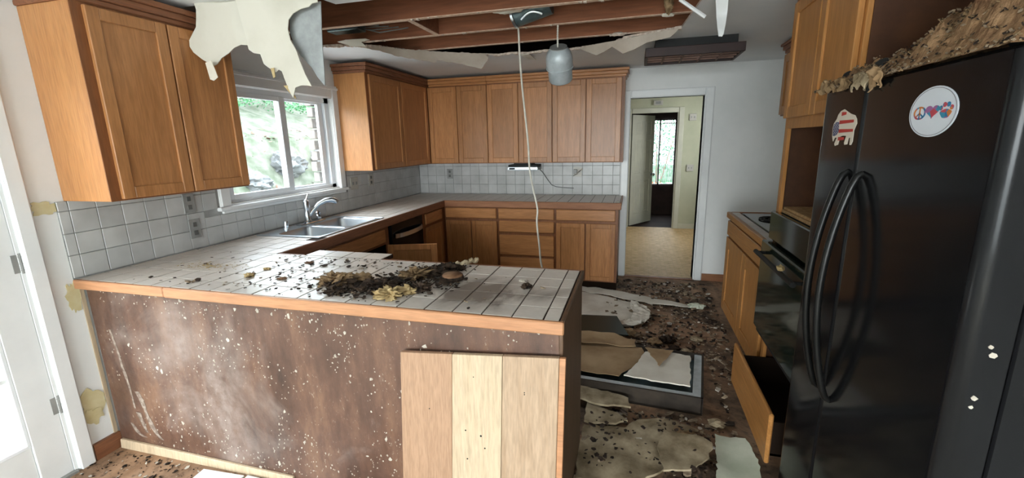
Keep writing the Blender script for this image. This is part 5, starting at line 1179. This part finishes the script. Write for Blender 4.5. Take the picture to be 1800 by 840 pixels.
fsheet('white drywall piece lying on the right half of the tray', [(2.53, 1.13), (2.72, 1.10), (2.90, 1.085), (2.925, 1.28), (2.94, 1.47), (2.78, 1.49), (2.66, 1.46), (2.60, 1.28)], 'gyp_white', .116, .006, .008, .03, name='drywall_piece', group='drywall pieces on the tray')
fsheet('pointed brown paper triangle on the white drywall piece', [(2.66, 1.50), (2.84, 1.50), (2.74, 1.26)], 'gyp_brown', .133, .008, .003, .02, name='paper_triangle', cat='paper', group='floor papers')
fsheet('tan broken drywall slab end below the tray', [(2.10, 1.06), (2.32, 1.05), (2.56, .98), (2.575, .90), (2.42, .88), (2.22, .94), (2.10, .93)], 'gyp_dirty', .050, .012, .012, .03)
fsheet('cracked tan drywall slab beside the peninsula end panel', [(2.335, .92), (2.50, .86), (2.56, .80), (2.50, .76), (2.36, .74), (2.335, .75)], 'gyp_dirty', .030, .010, .012, .03)
fsheet('large dirty drywall sheet covering the floor at the bottom right', [(2.335, .74), (2.55, .77), (2.62, .86), (2.78, .90), (2.92, .84), (2.80, .76), (2.74, .66), (2.78, .56), (2.68, .44), (2.55, .36), (2.335, .33)], 'gyp_dirty', .006, .03, .012, .03, fs=7)
fsheet('dirty drywall fragment with folded corner at bottom right', [(2.74, .74), (2.92, .72), (2.96, .68), (2.93, .58), (2.84, .48), (2.72, .44), (2.70, .60)], 'gyp_dirty', .045, .025, .010, .03)
fsheet('pale green folded paper at the foot of the open drawer', [(2.99, .80), (3.12, .76), (3.14, .60), (3.12, .45), (2.94, .42), (2.97, .62)], 'paper_pale', .03, .02, .004, .02, sl=(.35, 0), name='folded_paper', cat='paper', group='floor papers')
for k, (x, y, rx, ry, rz, mt, lb) in enumerate(((3.13, 2.68, .07, .03, .025, 'paper_pale', 'pale insulation lump at the tip of the long white strip'), (2.55, 1.98, .05, .03, .03, 'gyp_brown', 'tan crumple beside the black glass panel'), (2.74, 1.86, .05, .045, .02, 'gyp_brown', 'tan scrap in the rubble behind the tray'),
        (2.83, 1.90, .06, .04, .03, 'char', 'black rubble clump behind the tray'), (2.88, 1.76, .05, .035, .02, 'char', 'dark rubble clump near the tray corner'), (2.95, 1.74, .05, .03, .015, 'gyp_dirty', 'light scrap by the far right tray corner'), (3.05, 1.98, .045, .04, .012, 'gyp_dirty', 'flat scrap in front of the cooktop doors'),
        (3.20, 2.35, .05, .03, .015, 'char', 'dark rubble along the cooktop cabinet'), (2.84, .80, .05, .03, .015, 'gyp_brown', 'tan scrap left of the folded paper'), (3.02, .92, .04, .03, .012, 'gyp_dirty', 'small grey scrap below the tray corner'), (2.90, .52, .05, .05, .025, 'char', 'dark rubble beside the folded green paper'))):
    tag(obj('rubble_piece', lump((x, y, rz*.5+.012), rx, ry, rz, k+30, .6, 3, .0015, 2.5), M[mt], smooth=True, origin=(x, y, 0)), lb, 'debris', 'rubble on the kitchen floor')
def fk_(r):
    while True:
        x, y = r.uniform(2.34, 3.30), r.uniform(.3, 3.4)
        if not (x < 3.08 and .96 < y < 1.64) and not (y < 1.35 and x > 3.12): return x, y
tag(obj('pale_rubble', chips(420, fk_, (.004, .016), lambda x, y: .001, .3, .3, 31), M['chip_light']), 'pale plaster crumbs over the kitchen floor', 'crumbs', kind='stuff')
tag(obj('brown_rubble', chips(900, fk_, (.005, .020), lambda x, y: .001, .3, .35, 32), M['chip_mid']), 'brown crumbs over the kitchen floor', 'crumbs', kind='stuff')
tag(obj('black_rubble', chips(800, fk_, (.005, .018), lambda x, y: .001, .3, .35, 33), M['chip_dark']), 'black crumbs over the kitchen floor', 'crumbs', kind='stuff')
fn_ = lambda r: (r.uniform(.03, 1.1), r.uniform(-.5, .0))
tag(obj('black_dirt', chips(520, fn_, (.002, .009), lambda x, y: .001, .2, .2, 34), M['chip_dark']), 'black dirt flakes on the floor by the glazed door', 'dirt', kind='stuff')
tag(obj('pale_dirt', chips(160, fn_, (.003, .010), lambda x, y: .001, .2, .2, 35), M['chip_light']), 'pale plaster flakes on the floor by the glazed door', 'dirt', kind='stuff')
tag(obj('sheet_grime', chips(130, lambda r: (r.uniform(2.36, 2.9), r.uniform(.4, .86)), (.004, .014), lambda x, y: .048, .3, .3, 36), M['chip_dark']), 'dark crumbs on the dirty drywall sheet', 'crumbs', kind='stuff')
